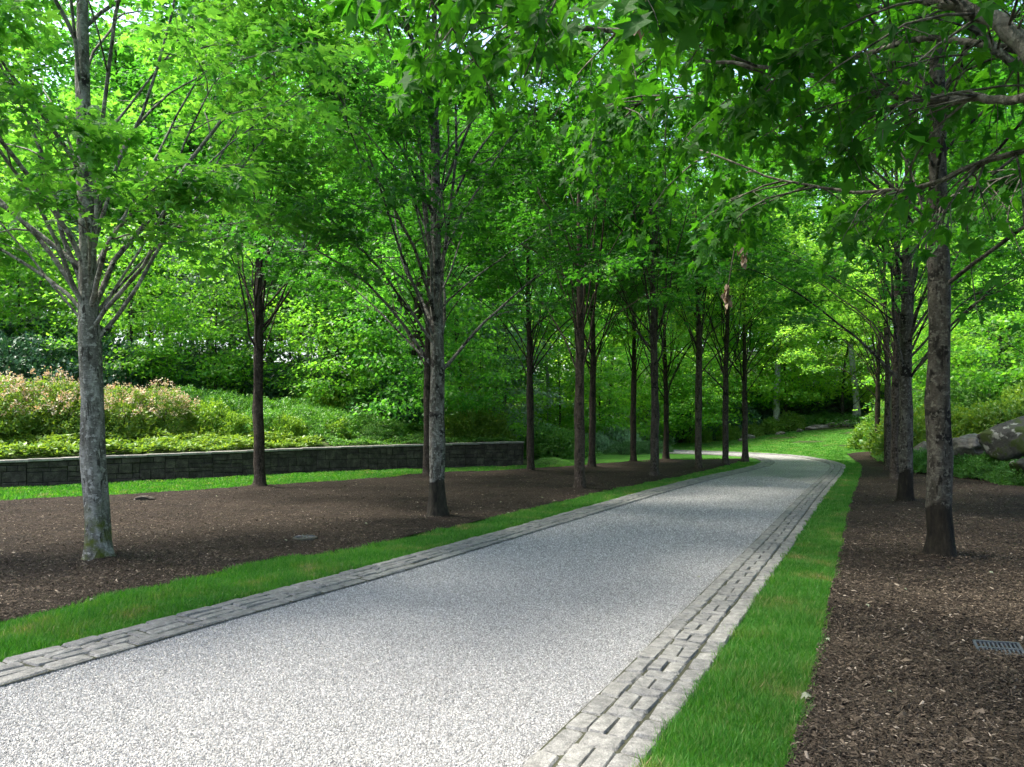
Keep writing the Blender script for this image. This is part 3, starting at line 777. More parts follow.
px_tree(726, 464, vlight, rz=3.3, label='straight dark maple second from the end of the left row by the bend', group=GA)
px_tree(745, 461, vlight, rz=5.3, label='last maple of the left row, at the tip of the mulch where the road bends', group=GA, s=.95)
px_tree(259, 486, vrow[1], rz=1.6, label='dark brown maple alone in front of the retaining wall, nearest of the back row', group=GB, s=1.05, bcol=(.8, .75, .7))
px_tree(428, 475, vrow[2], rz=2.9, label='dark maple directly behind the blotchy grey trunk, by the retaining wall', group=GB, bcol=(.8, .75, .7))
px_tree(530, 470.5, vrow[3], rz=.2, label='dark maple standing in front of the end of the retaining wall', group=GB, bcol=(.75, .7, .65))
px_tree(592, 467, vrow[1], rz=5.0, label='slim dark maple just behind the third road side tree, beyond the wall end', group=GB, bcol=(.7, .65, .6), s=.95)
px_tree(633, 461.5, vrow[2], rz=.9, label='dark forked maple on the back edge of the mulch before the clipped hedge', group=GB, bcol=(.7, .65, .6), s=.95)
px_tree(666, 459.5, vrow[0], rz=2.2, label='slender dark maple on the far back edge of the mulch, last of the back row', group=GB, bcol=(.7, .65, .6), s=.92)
px_tree(938, 556, near3, rz=.8, label='tall maple with knotty grey bark and black stained foot, nearest trunk in the right bed', group=GC, bcol=(.5, .47, .43))  # dark bark tint: the canopy's shade is put into the bark colour
px_tree(906, 501, near2, rz=4.4, label='grey spotted maple standing second in the right bed', group=GC, s=.98, bcol=(.55, .53, .5), lcol=(.9, .95, 1))  # same bark as the blotchy left maple, shade painted in by the darker tint
px_tree(896, 479.5, vrow[3], rz=2.4, label='dark trunked maple half hidden behind the second tree of the right row', group=GC)
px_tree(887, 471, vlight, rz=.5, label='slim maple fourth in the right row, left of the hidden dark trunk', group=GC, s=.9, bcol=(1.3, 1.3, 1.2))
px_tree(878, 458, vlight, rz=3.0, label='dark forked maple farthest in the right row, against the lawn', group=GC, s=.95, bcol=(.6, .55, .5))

# the tree right beside the viewer: its trunk is outside the picture, its boughs reach in from the right
def overhanging():
    rng = random.Random(77); g = Geo(); P, D, Nn, S = [], [], [], []
    ox, oy = 3.55, 3.25
    base = Vector((ox, oy, 0))
    tr = [Vector((.0, 0, z)) for z in (-.1, 0, .1, .3, 1, 2, 2.8, 3.6, 4.6, 5.8, 7.2, 9)]
    g.tube(tr, [.3, .24, .2, .17, .16, .155, .15, .13, .11, .085, .05, .02], 14, .2)
    def W(px, py, Z): return Vector(((px - 512) / F * Z, Z, HC + (HOR - py) / F * Z)) - base
    boughs = [   # thick boughs as seen overhead
        ([Vector((0, 0, 2.9)), W(1075, 85, 3.2), W(1000, 22, 3.3), W(930, -2, 3.5), W(850, -25, 3.8), W(720, -60, 4.2)], .05, .016),
        ([Vector((0, 0, 2.6)), W(1080, 110, 3.3), W(1000, 98, 3.6), W(940, 99, 3.8), W(880, 94, 4.0), W(800, 72, 4.3), W(700, 60, 4.6)], .028, .009),
        ([Vector((0, 0, 3.1)), W(1060, 60, 3.6), W(1010, 60, 3.8), W(965, 15, 4.0), W(930, -50, 4.4)], .03, .012),
        ([Vector((0, 0, 2.3)), W(1100, 150, 3.9), W(990, 160, 4.3), W(905, 190, 4.8), W(800, 185, 5.3), W(700, 150, 5.8)], .025, .006),
        ([Vector((0, 0, 3.4)), W(1000, -40, 3.9), W(800, 0, 4.8), W(650, 30, 5.0), W(540, 20, 5.0), W(440, -20, 5.0)], .035, .008),
        ([Vector((0, 0, 3.0)), W(960, 40, 4.6), W(840, 60, 5.6), W(720, 90, 6.2), W(600, 110, 6.4)], .025, .006),
        ([Vector((0, 0, 3.6)), W(900, -90, 3.2), W(640, -60, 3.4), W(500, -50, 3.6), W(380, -30, 3.9)], .03, .006),
        ([Vector((0, 0, 2.7)), W(1130, 140, 5.0), W(1060, 160, 6.0), W(960, 190, 6.6)], .025, .006),
    ]
    for pts, ra, rb in boughs:
        fp = []
        n = len(pts)
        PP = [2 * pts[0] - pts[1]] + pts + [2 * pts[-1] - pts[-2]]
        for i in range(1, n):
            for t in np.linspace(0, 1, 6, endpoint=False):
                a, b, c, d = PP[i - 1], PP[i], PP[i + 1], PP[i + 2]
                fp.append(.5 * ((2 * b) + (c - a) * t + (2 * a - 5 * b + 4 * c - d) * t * t + (3 * b - a - 3 * c + d) * t ** 3) + Vector((rng.gauss(0, .006), rng.gauss(0, .006), rng.gauss(0, .006))))
        fp.append(pts[-1]); m = len(fp)
        g.tube(fp, [ra + (rb - ra) * k / (m - 1) for k in range(m)], 9, .25)
        L = sum((fp[i + 1] - fp[i]).length for i in range(m - 1))
        for j in range(int(L * 5.5)):
            t = .30 + .70 * rng.random(); c, dd = along(fp, t)
            sd = Vector((rng.gauss(0, 1), rng.gauss(0, 1), rng.gauss(-.15, .4))).normalized()
            dirn = (dd * .7 + sd * .9).normalized(); L2 = rng.uniform(.35, 1.0)
            sp = curve(rng, c, dirn, L2, 5, (0, 0, -.65), .1)
            g.tube(sp, [max(.0025, .008 * (1 - .15 * k)) for k in range(6)], 4)
            for q in range(3):
                c3, d3 = along(sp, .3 + .65 * rng.random())
                d4 = (d3 + Vector((rng.gauss(0, .7), rng.gauss(0, .7), rng.uniform(-.6, .1)))).normalized()
                tw = curve(rng, c3, d4, rng.uniform(.15, .4), 3, (0, 0, -.4), .1)
                g.tube(tw, [.003, .0025, .002, .0015], 3)
                px_ = (tw[-1].x + ox) / (tw[-1].y + oy) * F + 512; py_ = HOR - (tw[-1].z - HC) / (tw[-1].y + oy) * F
                spray(P, D, Nn, S, rng, tw, (9 if px_ < 600 else 13) if px_ < 850 or tw[-1].z > 4.3 else 2, .16, .11, droop=.6, flat=.6)
    # the rest of the crown above and behind, seen only by the light it stops
    for j in range(600):
        a = rng.uniform(0, 2 * PI); r = 4.5 * rng.random() ** .5; z = rng.uniform(4.4, 9.8); r *= 1 - .09 * (z - 4)
        c = Vector((math.cos(a) * r, math.sin(a) * r, z))
        if c.y > 2.0: continue
        dirn = Vector((math.cos(a), math.sin(a), -.1))
        sp = curve(rng, c, dirn, .9, 3, (0, 0, -.2), .1); spray(P, D, Nn, S, rng, sp, 24, .4, .17)
    tm = g.mesh('overhang_trunk', M['bark_grey'], True)
    cm = leaves_mesh('overhang_crown', np.array(P), np.array(D), np.array(Nn), np.array(S), 'maple', M['leaf_near'])
    place_tree('maple_tree', (tm, cm), ox, oy, 0, label='overhanging maple whose thick grey boughs and dark leaves enter from the top right', group=GC, bcol=(.62, .6, .56))
overhanging()

# ------------------------------------------------------------------ woodland trees
def woods_tree(name, seed, H=17, r0=.2, z0=3.0, Rr=4.6, ncl=230, per=95, lsize=.24, bark='bark_brown', leaf='leaf_wood', shape='kite', flat=.28):
    rng = random.Random(seed); nr = np.random.default_rng(seed); g = Geo()
    tr = curve(rng, (0, 0, -.2), (0, 0, 1), H * .92, 12, (0, 0, .2), .03)
    g.tube(tr, [r0 * 1.35] + [r0 * (1 - .9 * k / 12) for k in range(1, 13)], 9, .2)
    P = []; D = []; Nn = []; S = []
    for i in range(ncl):
        t = rng.random(); z = z0 + (H - z0) * t
        prof = math.sin(PI * min(1, (t * .86 + .14))) ** .6
        a = rng.uniform(0, 2 * PI); rr = Rr * prof * (rng.random() ** .45) * (1 + .25 * math.sin(a * 3 + seed))
        c = np.array([math.cos(a) * rr, math.sin(a) * rr, z - rr * .12])
        if i % 7 == 0:
            b, _ = along(tr, max(.05, min(.95, (z - rr * .6) / (H * .92))))
            e = Vector(c); mid = b.lerp(e, .5) + Vector((0, 0, -.2))
            g.tube([b, mid, e], [r0 * .22, r0 * .13, .012], 5)
        m = int(per * rng.uniform(.6, 1.4)); cr = rng.uniform(.6, 1.25)
        o = nr.normal(0, 1, (m, 3)) * np.array([cr * .55, cr * .55, cr * flat * .5])
        o[:, 2] -= .10 * (o[:, 0] ** 2 + o[:, 1] ** 2)
        P.append(c + o); dd = o * np.array([1, 1, .2]) + nr.normal(0, .5, (m, 3)); dd[:, 2] -= .3; D.append(dd)
        Nn.append(nr.normal(0, .4, (m, 3)) + np.array([0, 0, 1])); S.append(lsize * nr.uniform(.6, 1.25, m))
    tm = g.mesh(name + '_trunk', M[bark], True)
    cm = leaves_mesh(name + '_crown', np.concatenate(P), np.concatenate(D), np.concatenate(Nn), np.concatenate(S), shape, M[leaf])
    return tm, cm
W1 = woods_tree('woods_a', 1, per=75)
W2 = woods_tree('woods_b', 2, H=19, z0=5, Rr=5.2, ncl=250, per=75)
W3 = woods_tree('woods_c', 5, H=13, z0=1.6, Rr=4.2, ncl=200, lsize=.22)
W4 = woods_tree('understory', 7, H=7.5, z0=.9, Rr=2.9, ncl=120, per=85, lsize=.17, r0=.07, leaf='leaf_light')
WL1 = woods_tree('light_a', 11, H=11, z0=1.8, Rr=4.4, ncl=170, per=70, lsize=.22, leaf='leaf_sunny', r0=.13)
WL2 = woods_tree('light_b', 19, H=14, z0=2.4, Rr=4.4, ncl=190, per=72, lsize=.22, leaf='leaf_light', r0=.14, bark='bark_pale')
WG = woods_tree('dogwood', 23, H=7.5, z0=1.2, Rr=3.0, ncl=110, per=80, lsize=.17, r0=.07, leaf='leaf_pale', flat=.15)
WP = woods_tree('pale_trunk', 12, H=18, z0=6.5, Rr=4.6, ncl=190, lsize=.24, r0=.26, bark='bark_pale')

def wt(mesh, px, Z, s=1.0, label='', group=None, lc=(1, 1, 1), bc=(1, 1, 1), name='woodland_tree', rz=None, cat='tree'):
    x = (px - 512) / F * Z
    place_tree(name, mesh, x, Z, None, rz=(px * .37) % 6.28 if rz is None else rz, s=s, label=label, group=group, lcol=lc, bcol=bc, cat=cat)

GL = 'woodland on the slope behind the retaining wall'; GF = 'woodland beyond the bend'; GR = 'woodland on the right hand bank'
lab_l = '@leafy tree in the woods behind the wall'
lab_u = '@small bright understory tree behind the wall'
lab_f = '@leafy tree in the woods beyond the bend'
lab_r = '@leafy tree in the right bank woods'
rg = random.Random(4)
# left slope
for i, (px, Z, k) in enumerate([(-330, 36, 0), (-190, 44, 1), (-60, 43, 0), (15, 41, 1), (60, 50, 1), (34, 34, 1), (-28, 35, 1), (110, 42, 0), (190, 41, 2), (250, 38, 0), (330, 42, 1), (390, 38, 0), (450, 42, 2), (-250, 42, 1), (-120, 45, 0), (60, 47, 1), (150, 50, 0), (270, 50, 1), (370, 52, 0), (480, 54, 1),
                                (230, 55, 2), (300, 57, 2), (360, 48, 2), (425, 55, 2), (490, 57, 2), (-20, 52, 2), (170, 62, 2), (-600, 42, 0), (-420, 46, 1), (0, 56, 0), (110, 58, 1), (210, 60, 0), (320, 62, 1), (430, 64, 0), (-130, 60, 1)]):
    wt([W1, W2, WL2][k] if i % 3 else WL2, px, Z, rg.uniform(.9, 1.15), lab_l, GL, lc=(rg.uniform(.85, 1.2), rg.uniform(.95, 1.1), 1))
for px, Z in ((130, 27), (215, 29), (335, 30), (-40, 26), (20, 27.5), (480, 33), (395, 36)):
    wt(W4, px, Z, rg.uniform(.85, 1.1), lab_u, GL, lc=(1.2, 1.1, .9), name='understory_tree')
for px, Z, q in ((225, 33, 'left'), (300, 36, 'right'), (35, 31, 'far left'), (492, 37, 'far right')):
    wt(WG, px, Z, 1.0, 'small pale leaved tree with layered sprays behind the wall, %s of the pale four' % q, GL, name='understory_tree')
# straight ahead beyond the bend
for i, (px, Z, k) in enumerate([(505, 52, 3), (570, 53, 3), (625, 52, 3), (675, 50, 3), (725, 56, 3), (785, 51.5, 3), (842, 50.5, 3), (735, 52, 3), (810, 60, 3), (560, 64, 3), (640, 66, 1), (700, 70, 3), (760, 68, 1), (820, 72, 3), (880, 66, 1), (600, 74, 1), (740, 80, 1), (860, 82, 0), (950, 78, 1), (540, 78, 1), (500, 62, 1)]):
    wt([W1, W2, W3, WL1][k], px, Z, rg.uniform(.9, 1.2), lab_f, GF, lc=(rg.uniform(.95, 1.25), 1.05, 1))
for px, Z in ((600, 42), (690, 47), (655, 45), (560, 40)):
    wt(W4, px, Z, rg.uniform(.85, 1.1), '@small bright tree edging the far lawn', GF, lc=(1.3, 1.15, .9), name='understory_tree')
# right bank
for i, (px, Z, k) in enumerate([(905, 50, 3), (960, 46, 0), (1010, 42, 1), (1080, 38, 0), (1160, 34, 1), (985, 58, 1), (1080, 56, 0), (1180, 50, 1), (1260, 40, 0), (1330, 30, 1), (1010, 72, 1), (1500, 24, 0), (1420, 34, 1)]):
    wt([W1, W2, W3, WL1][k], px, Z, rg.uniform(.9, 1.15), lab_r, GR, lc=(rg.uniform(.85, 1.1), 1, 1))
for px, Z in ((1060, 27), (950, 36), (1000, 33)):
    wt(W4, px, Z, rg.uniform(.9, 1.1), '@small understory tree on the right bank', GR, lc=(1.2, 1.1, .9), name='understory_tree')
WT = woods_tree('stem', 27, H=17, z0=8, Rr=3.2, ncl=80, per=80, r0=.15, bark='bark_pale')
WD = woods_tree('stem_dark', 28, H=17, z0=8, Rr=3.2, ncl=80, per=80, r0=.15, bark='bark_brown')
for k, (px, Z, m_) in enumerate([(130, 37, WD), (168, 40, WT), (212, 38, WD), (236, 43, WT), (332, 39, WD), (352, 36, WT), (386, 40, WD), (462, 36, WD), (476, 42, WT), (503, 38, WD), (548, 41, WT), (608, 45.5, WD), (682, 48, WD), (706, 52, WT), (962, 44, WT), (982, 38, WD)]):
    wt(m_, px, Z, 1.0 + .1 * math.sin(k), '@slender %s trunked tree with a high crown' % ('pale' if m_ is WT else 'dark'), 'slender trunks in the woods', bc=(.8, .8, .76))
# trunks one can tell apart
wt(WP, 777, 50, .95, 'pale trunk standing among dark shrubs behind the middle of the far lawn', GF)
wt(WP, 857, 50, .9, 'pale grey trunk on the upper right edge of the far lawn', GF, bc=(1.3, 1.3, 1.3), rz=1)
wt(WP, 405, 34, .95, 'broad pale trunk in the woods behind the bent dark tree', GL, bc=(.9, .9, .85), rz=2)
wt(WP, 307, 33, .6, 'thin pale trunk in the woods between the first and second back row trees', GL, rz=3)
wt(WP, 963, 40, .7, 'pale slim trunk behind the boulders on the right hand bank', GR, rz=4)
wt(WP, 1018, 46, .8, 'grey trunk at the right edge of the picture high on the bank', GR, rz=5)

# dark tree with a bent low stem behind the wall
def bent():
    rng = random.Random(6); g = Geo()
    g.tube([(0, 0, -.2), (0, 0, .3), (.05, 0, 1.6), (.15, 0, 3.2), (.0, 0, 5), (.2, 0, 7.5)], [.24, .19, .16, .13, .09, .04], 9, .3)
    g.tube([(0, 0, 1.0), (-.5, .0, 1.6), (-1.3, 0, 2.8), (-1.55, 0, 4.4), (-2.0, 0, 6.4)], [.09, .07, .065, .05, .02], 7, .2)
    g.tube([(0, 0, 1.7), (-.35, .1, 2.6), (-.5, .1, 4.2), (-.7, .1, 6)], [.07, .06, .05, .02], 7, .2)
    g.tube([(0, 0, 1.2), (.4, -.1, 2.0), (.75, 0, 3.4), (1.4, 0, 5)], [.08, .06, .05, .02], 7, .2)
    return g.mesh('bent_trunk', M['bark_brown'], True), W4[1]
bm_ = bent()
x = (417 - 512) / F * 28
t = place_tree('woodland_tree', bm_, x, 28, None, label='dark many stemmed tree with a bent low stem just behind the wall', group=GL, bcol=(.5, .5, .45), lcol=(.7, .85, .8))
t.children[1].location.z = 3.2

# ------------------------------------------------------------------ shrubs
def shrub(name, seed, leaf, rx=1, ry=1, h=1.2, n=5200, lsize=.08, shape='oval', spike=0, blossoms=0, lump=.25, up=.3, inner=.3, petal=.05):
    nr = np.random.default_rng(seed); rng = random.Random(seed)
    def pts(m, f=1.0, lo=.0):
        a = nr.uniform(0, 2 * PI, m); u = nr.uniform(lo, 1, m); el = np.arcsin(u)
        d = np.c_[np.cos(a) * np.cos(el), np.sin(a) * np.cos(el), np.sin(el)]
        k = np.array([1 + lump * noise.noise(Vector(tuple(q)) * 2.1 + Vector((seed * 3.1, 0, 0))) + lump * .7 * noise.noise(Vector(tuple(q)) * 5.3 + Vector((seed, 4, 0))) for q in d])
        r = (1 - inner * nr.random(m) ** 2) * k * f
        return d * r[:, None] * np.array([rx, ry, h]), d
    P, d = pts(n); P[:, 2] = np.maximum(P[:, 2], .02)
    D = d * .6 + nr.normal(0, .6, d.shape) + np.array([0, 0, up]); Nn = d + nr.normal(0, .5, d.shape) + np.array([0, 0, .5])
    lm = leaves_mesh(name, P, D, Nn, lsize * nr.uniform(.6, 1.3, n), shape, M[leaf])
    g = Geo()
    for i in range(9):
        a = rng.uniform(0, 2 * PI); g.tube([(0, 0, -.1), (math.cos(a) * rx * .25, math.sin(a) * ry * .25, h * .35), (math.cos(a) * rx * .55, math.sin(a) * ry * .55, h * .72)], [.022, .016, .006], 4)
    sm = g.mesh(name + '_stems', M['bark_brown'], True)
    bmn = None
    if blossoms:
        Pc, dc = pts(blossoms, 1.06, .35); Q = []; QD = []; 
        m = 16
        for c, dd in zip(Pc, dc):
            o = nr.normal(0, .045, (m, 3)); o[:, 2] = np.abs(o[:, 2]) * 1.8; Q.append(c + o); QD.append(nr.normal(0, 1, (m, 3)) + dd)
        Q = np.concatenate(Q); QD = np.concatenate(QD)
        bmn = leaves_mesh(name + '_blossom', Q, QD, nr.normal(0, 1, Q.shape) + np.array([0, 0, 1]), petal * nr.uniform(.6, 1.3, len(Q)), 'kite', M['blossom'])
    return lm, sm, bmn

def place_shrub(name, ms, x, y, s=1.0, label='', group=None, cat='shrub', rz=0, sc3=None, z=None, lc=(1, 1, 1)):
    t = empty(name, (x, y, (hz(x, y) if z is None else z) - .03), rz, s)
    if sc3: t.scale = sc3
    tag(t, label, cat, group)
    a = link('foliage', ms[0], t); a.color = (*lc, 1); link('stems', ms[1], t)
    if ms[2]: link('blossoms', ms[2], t)
    return t

SP = [shrub('spirea%d' % k, 50 + k, 'leaf_bright', 1.25, 1.0, 1.35, 9000, .085, 'oval', blossoms=190, petal=.055) for k in range(2)]
RH = [shrub('rhodo%d' % k, 60 + k, 'leaf_rhodo', 1.8, 1.5, 1.9, 8500, .14, 'oval', lump=.4) for k in range(2)]
JU = [shrub('mound%d' % k, 70 + k, 'leaf_shrub', 1.5, 1.2, 1.0, 9000, .09, 'oval', lump=.4) for k in range(2)]
BX = [shrub('boxmound', 80, 'leaf_box', 1.1, 1.0, .8, 9500, .05, 'oval', lump=.12, inner=.15)]
PA = [shrub('pale_shrub', 90, 'leaf_pale', 1.3, 1.1, 1.2, 6000, .13, 'oval', lump=.3)]
BR = [shrub('bright_shrub', 95, 'leaf_bright', 1.2, 1.1, 1.2, 7000, .11, 'kite', lump=.4)]
DK = [shrub('dark_shrub', 97, 'leaf_shrub', 1.6, 1.4, 1.6, 7500, .13, 'oval', lump=.4)]

# line behind the wall: fractions of its length, distance behind it
WS = np.r_[0, np.cumsum(np.linalg.norm(np.diff(WL, axis=0), axis=1))]
WN = offset(WL, 1.0) - WL
def behind(px, d):
    """point d metres behind the wall, on the line of sight of a picture column"""
    k = (px - 512) / F
    Lo = WL + WN * d
    i = int(np.argmin(np.abs(Lo[:, 0] / np.maximum(Lo[:, 1], .1) - k))); return float(Lo[i, 0]), float(Lo[i, 1])
n_ = 0
for px in (-150, -95, -45, 5, 48, 80):
    x, y = behind(px, 3.0); place_shrub('spirea_bush', SP[n_ % 2], x, y, rg.uniform(.95, 1.12), '@pink flowering bush in the drift', 'pink flowering drift behind the wall', 'flowering bush', rz=n_ * 1.7); n_ += 1
x, y = behind(126, 2.9); place_shrub('spirea_bush', SP[1], x, y, 1.0, 'pink flowering bush just right of the pale grey trunk', 'pink flowering drift behind the wall', 'flowering bush', rz=2)
x, y = behind(158, 3.0); place_shrub('spirea_bush', SP[0], x, y, .98, 'pink flowering bush at the right hand end of the drift', 'pink flowering drift behind the wall', 'flowering bush', rz=4)
for i, (px, d, s) in enumerate([(-140, 7, 1.2), (-60, 7, 1.15), (5, 7, 1.1), (60, 7.2, 1.1), (105, 7.5, 1.05), (150, 8, 1.0), (-20, 10, 1.3), (80, 10, 1.3), (330, 6.5, .9), (365, 6, .9), (300, 8, 1), (395, 5, .8), (250, 9.5, 1.0), (200, 10, 1.1)]):
    x, y = behind(px, d); place_shrub('rhododendron', RH[i % 2], x, y, s, '@dark glossy rhododendron above the wall', 'rhododendrons behind the wall', rz=i * 1.3)
for i, (px, d, s) in enumerate([(185, 4.6, 1.05), (215, 5.0, 1.1), (238, 4.2, .95), (205, 2.9, .75), (232, 2.4, .6), (275, 2.6, .85), (300, 2.8, .85), (325, 3.0, .9), (346, 2.2, .75), (290, 4.2, 1), (365, 2.6, .8), (388, 2.0, .6), (262, 3.8, .9), (284, 1.9, .6), (312, 2.1, .62), (338, 1.8, .55), (372, 1.7, .5), (318, 5.2, 1.0), (350, 4.8, .95)]):
    x, y = behind(px, d); br = px in (205, 232, 284, 338, 318)
    place_shrub('mounding_shrub', (BR[0] if br else JU[i % 2]), x, y, s, '@bright yellow green bush above the wall' if br else '@rounded green shrub above the wall', 'rounded shrubs behind the wall', rz=i * 2.1, lc=(1.2, 1.25, 1) if px < 350 else (1, 1, 1))
for i, (px, d, s) in enumerate([(462, 1.4, .72), (485, 1.5, .75), (445, 1.5, .6), (506, 2.0, .55)]):
    x, y = behind(px, d); place_shrub('grassy_shrub', BR[0], x, y, s, '@yellow green feathery shrub on the wall', 'yellow green shrubs on the wall', rz=i, lc=(.8, .8, .7))
for i, (px, Z, s) in enumerate([(556, 33, .8), (540, 34.5, .9), (572, 35, .7)]):
    place_shrub('dark_shrub', DK[0], (px - 512) / F * Z, Z, s, '@dark shrub beyond the wall end', 'dark shrubs beyond the wall end', rz=i * 2, lc=(.9, 1, .9))
for i, (px, Z, s) in enumerate([(548, 36, 1.0), (610, 40.5, 1.15), (625, 41, .9), (595, 39, .8), (650, 46.6, 1.1), (525, 38, .9)]):
    place_shrub('hydrangea', PA[0], (px - 512) / F * Z, Z, s, '@silvery pale leaved shrub across the lawn', 'pale shrubs at the far lawn edge', rz=i * 2.2, lc=(1.3, 1.35, 1.3), z=hz((px - 512) / F * Z, Z))
for i, (px, Z, s) in enumerate([(622, 36.5, .8), (634, 37.4, .8), (646, 38.2, .78), (657, 38.8, .75)]):
    place_shrub('boxwood_mound', BX[0], (px - 512) / F * Z, Z, s, ['leftmost clipped dark green boxwood mound at the far side of the lawn', 'second clipped boxwood mound from the left beyond the dark forked maple', 'third clipped boxwood mound in the low hedge beyond the lawn', 'rightmost clipped boxwood mound of the low hedge beyond the lawn'][i], 'clipped boxwood mounds', rz=i * 1.1)
# planting round the top of the far lawn
for i, (px, Z, s, kd) in enumerate([(668, 49, 1, 2), (690, 50, 1.1, 2), (712, 49.5, .9, 2), (735, 51, 1.1, 2), (700, 47.3, .7, 0), (728, 47.8, .7, 0), (752, 48.5, .6, 0), (772, 49, .75, 0), (790, 49.6, .85, 0), (806, 50, .7, 1), (822, 50.5, .7, 1), (842, 50.8, .6, 1), (760, 53, 1.3, 2), (800, 54, 1.3, 2), (835, 54.5, 1.3, 2), (870, 52, 1.2, 2), (780, 56, 1.6, 2), (820, 57, 1.7, 2), (740, 55, 1.6, 2), (690, 54, 1.5, 2), (850, 56, 1.6, 2), (640, 50, 1.3, 2), (615, 47, 1.1, 2), (585, 45, 1.2, 2)]):
    x = (px - 512) / F * Z
    nm, mm, lb = [('bright_shrub', BR[0], '@bright green low shrub edging the far lawn'), ('low_shrub', JU[0], '@low green shrub above the lawn rocks'), ('dark_shrub', RH[0], '@dark evergreen shrub behind the far lawn')][kd]
    place_shrub(nm, mm, x, Z, s, lb, 'shrubs behind the far lawn', rz=i * 1.9)
# right bank
x, y = (872 - 512) / F * 36.5, 36.5
place_shrub('bright_shrub', BR[0], x + .2, y, .95, 'bright green leafy bush on the lawn beside the farthest right row tree', 'bushes beside the right row', lc=(.9, 1, .8))
for i, (px, Z, s, kd) in enumerate([(925, 27, 1.2, 0), (955, 26.5, 1.0, 1), (985, 25.5, 1.0, 1), (1010, 24.5, 1.0, 1), (1030, 25.5, 1.1, 1), (905, 31, 1.2, 0), (1000, 29, 1.3, 2), (940, 31, 1.1, 1), (1060, 26, 1.4, 0), (1050, 31, 1.5, 2), (970, 33, 1.3, 2), (915, 36, 1.4, 2), (890, 40, 1.3, 0)]):
    x = (px - 512) / F * Z
    nm, mm = [('bright_shrub', BR[0]), ('bright_shrub', BR[0]), ('dark_shrub', DK[0])][kd]
    place_shrub(nm, mm, x, Z, s, '@bright leafy shrub above the boulders' if kd < 2 else '@dark green shrub high on the bank', 'shrubs on the right bank', rz=i * 1.7)

for i, (px, Z, s) in enumerate([(930, 22.6, .42), (950, 21.9, .36), (985, 20.6, .40), (1005, 19.6, .38), (1024, 18.9, .45), (968, 21.0, .34), (1046, 18.6, .5), (915, 23.6, .4)]):
    x = (px - 512) / F * Z + .25
    place_shrub('low_shrub', DK[0], x, Z, s, '@low leafy clump below the boulders', 'leafy clumps below the boulders', rz=i * 1.7, lc=(.8, .95, .9))

# conifer on the right bank
def conifer(seed, H=8, Rr=2.2):
    rng = random.Random(seed); nr = np.random.default_rng(seed); g = Geo()
    g.tube([(0, 0, -.2), (0, 0, H * .5), (0, 0, H)], [.14, .09, .01], 8)
    P, D, Nn, S = [], [], [], []
    for i in range(150):
        t = i / 150; z = .3 + (H - .5) * t; a = i * 2.4 + rng.uniform(-.3, .3); L = Rr * (1 - t) ** .8 * rng.uniform(.75, 1.1) + .1
        lp = curve(rng, (0, 0, z), (math.cos(a), math.sin(a), .05), L, 5, (0, 0, -.35), .04); g.tube(lp, [.02, .016, .012, .009, .006, .003], 4)
        m = int(90 * L / Rr) + 14
        for _ in range(m):
            c, d = along(lp, .12 + .88 * rng.random() ** .8); sd = Vector((-d.y, d.x, 0)).normalized(); s = rng.uniform(-1, 1)
            P.append(c + sd * s * .28 + Vector((0, 0, rng.gauss(-.03, .04)))); D.append(d + sd * s * 1.4 + Vector((0, 0, -.25))); Nn.append(Vector((rng.gauss(0, .4), rng.gauss(0, .4), 1))); S.append(rng.uniform(.12, .22))
    LEAF['needle'] = (np.array([(0, 0, 0), (.12, .5, 0), (0, 1, -.15), (-.12, .5, 0)], float), [(0, 1, 2, 3)])
    return g.mesh('conifer_trunk', M['bark_brown'], True), leaves_mesh('conifer_crown', np.array(P), np.array(D), np.array(Nn), np.array(S), 'needle', M['conifer'])
CO = conifer(3)
wt(CO, 1000, 30.5, .8, 'dark green conifer with drooping sprays above the boulders on the right bank', 'conifers on the right bank', name='conifer', cat='conifer', lc=(1.5, 1.5, 1.2))
wt(CO, 1075, 29, 1.0, 'dark conifer cut by the right edge of the picture', 'conifers on the right bank', name='conifer', cat='conifer', lc=(1.3, 1.3, 1))

# low leafy ground cover as one mass each
def cover(name, poly, n, lsize, hgt, mat, seed, label, shape='oval'):
    nr = np.random.default_rng(seed); poly = np.asarray(poly); x0, y0 = poly.min(0); x1, y1 = poly.max(0)
    pts = np.zeros((0, 2))
    for _ in range(40):
        P = np.c_[nr.uniform(x0, x1, n), nr.uniform(y0, y1, n)]; pts = np.r_[pts, P[inpoly(P[:, 0], P[:, 1], poly)]]
        if len(pts) > n: break
    pts = pts[:n]; n = len(pts)
    hl = np.array([.55 + .9 * noise.noise(Vector((p[0] * 1.5, p[1] * 1.5, seed))) for p in pts])
    z = height(pts[:, 0], pts[:, 1]) + hgt * np.clip(hl, .1, 1) * nr.random(n) ** .5
    D = nr.normal(0, 1, (n, 3)); D[:, 2] = np.abs(D[:, 2]) * .4
    Nn = nr.normal(0, .4, (n, 3)) + np.array([0, 0, 1])
    me = leaves_mesh(name, np.c_[pts, z], D, Nn, lsize * nr.uniform(.6, 1.3, n), shape, M[mat])
    return tag(link(name, me), label, kind='stuff')
A_ = offset(WL, .25); B_ = offset(WL, 2.6)
i1 = int(len(WL) * .30); i2 = int(np.argmin(np.abs(A_[:, 0] / A_[:, 1] * F + 512 - 335)))
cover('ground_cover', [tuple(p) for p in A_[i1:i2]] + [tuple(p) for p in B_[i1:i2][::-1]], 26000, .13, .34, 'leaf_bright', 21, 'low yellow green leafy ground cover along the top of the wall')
cover('ground_cover', [tuple(p) for p in A_[i2:]] + [tuple(p) for p in offset(WL, 5)[i2:][::-1]], 34000, .09, .22, 'leaf_shrub', 22, 'darker green ground cover on top of the shaded end of the wall')
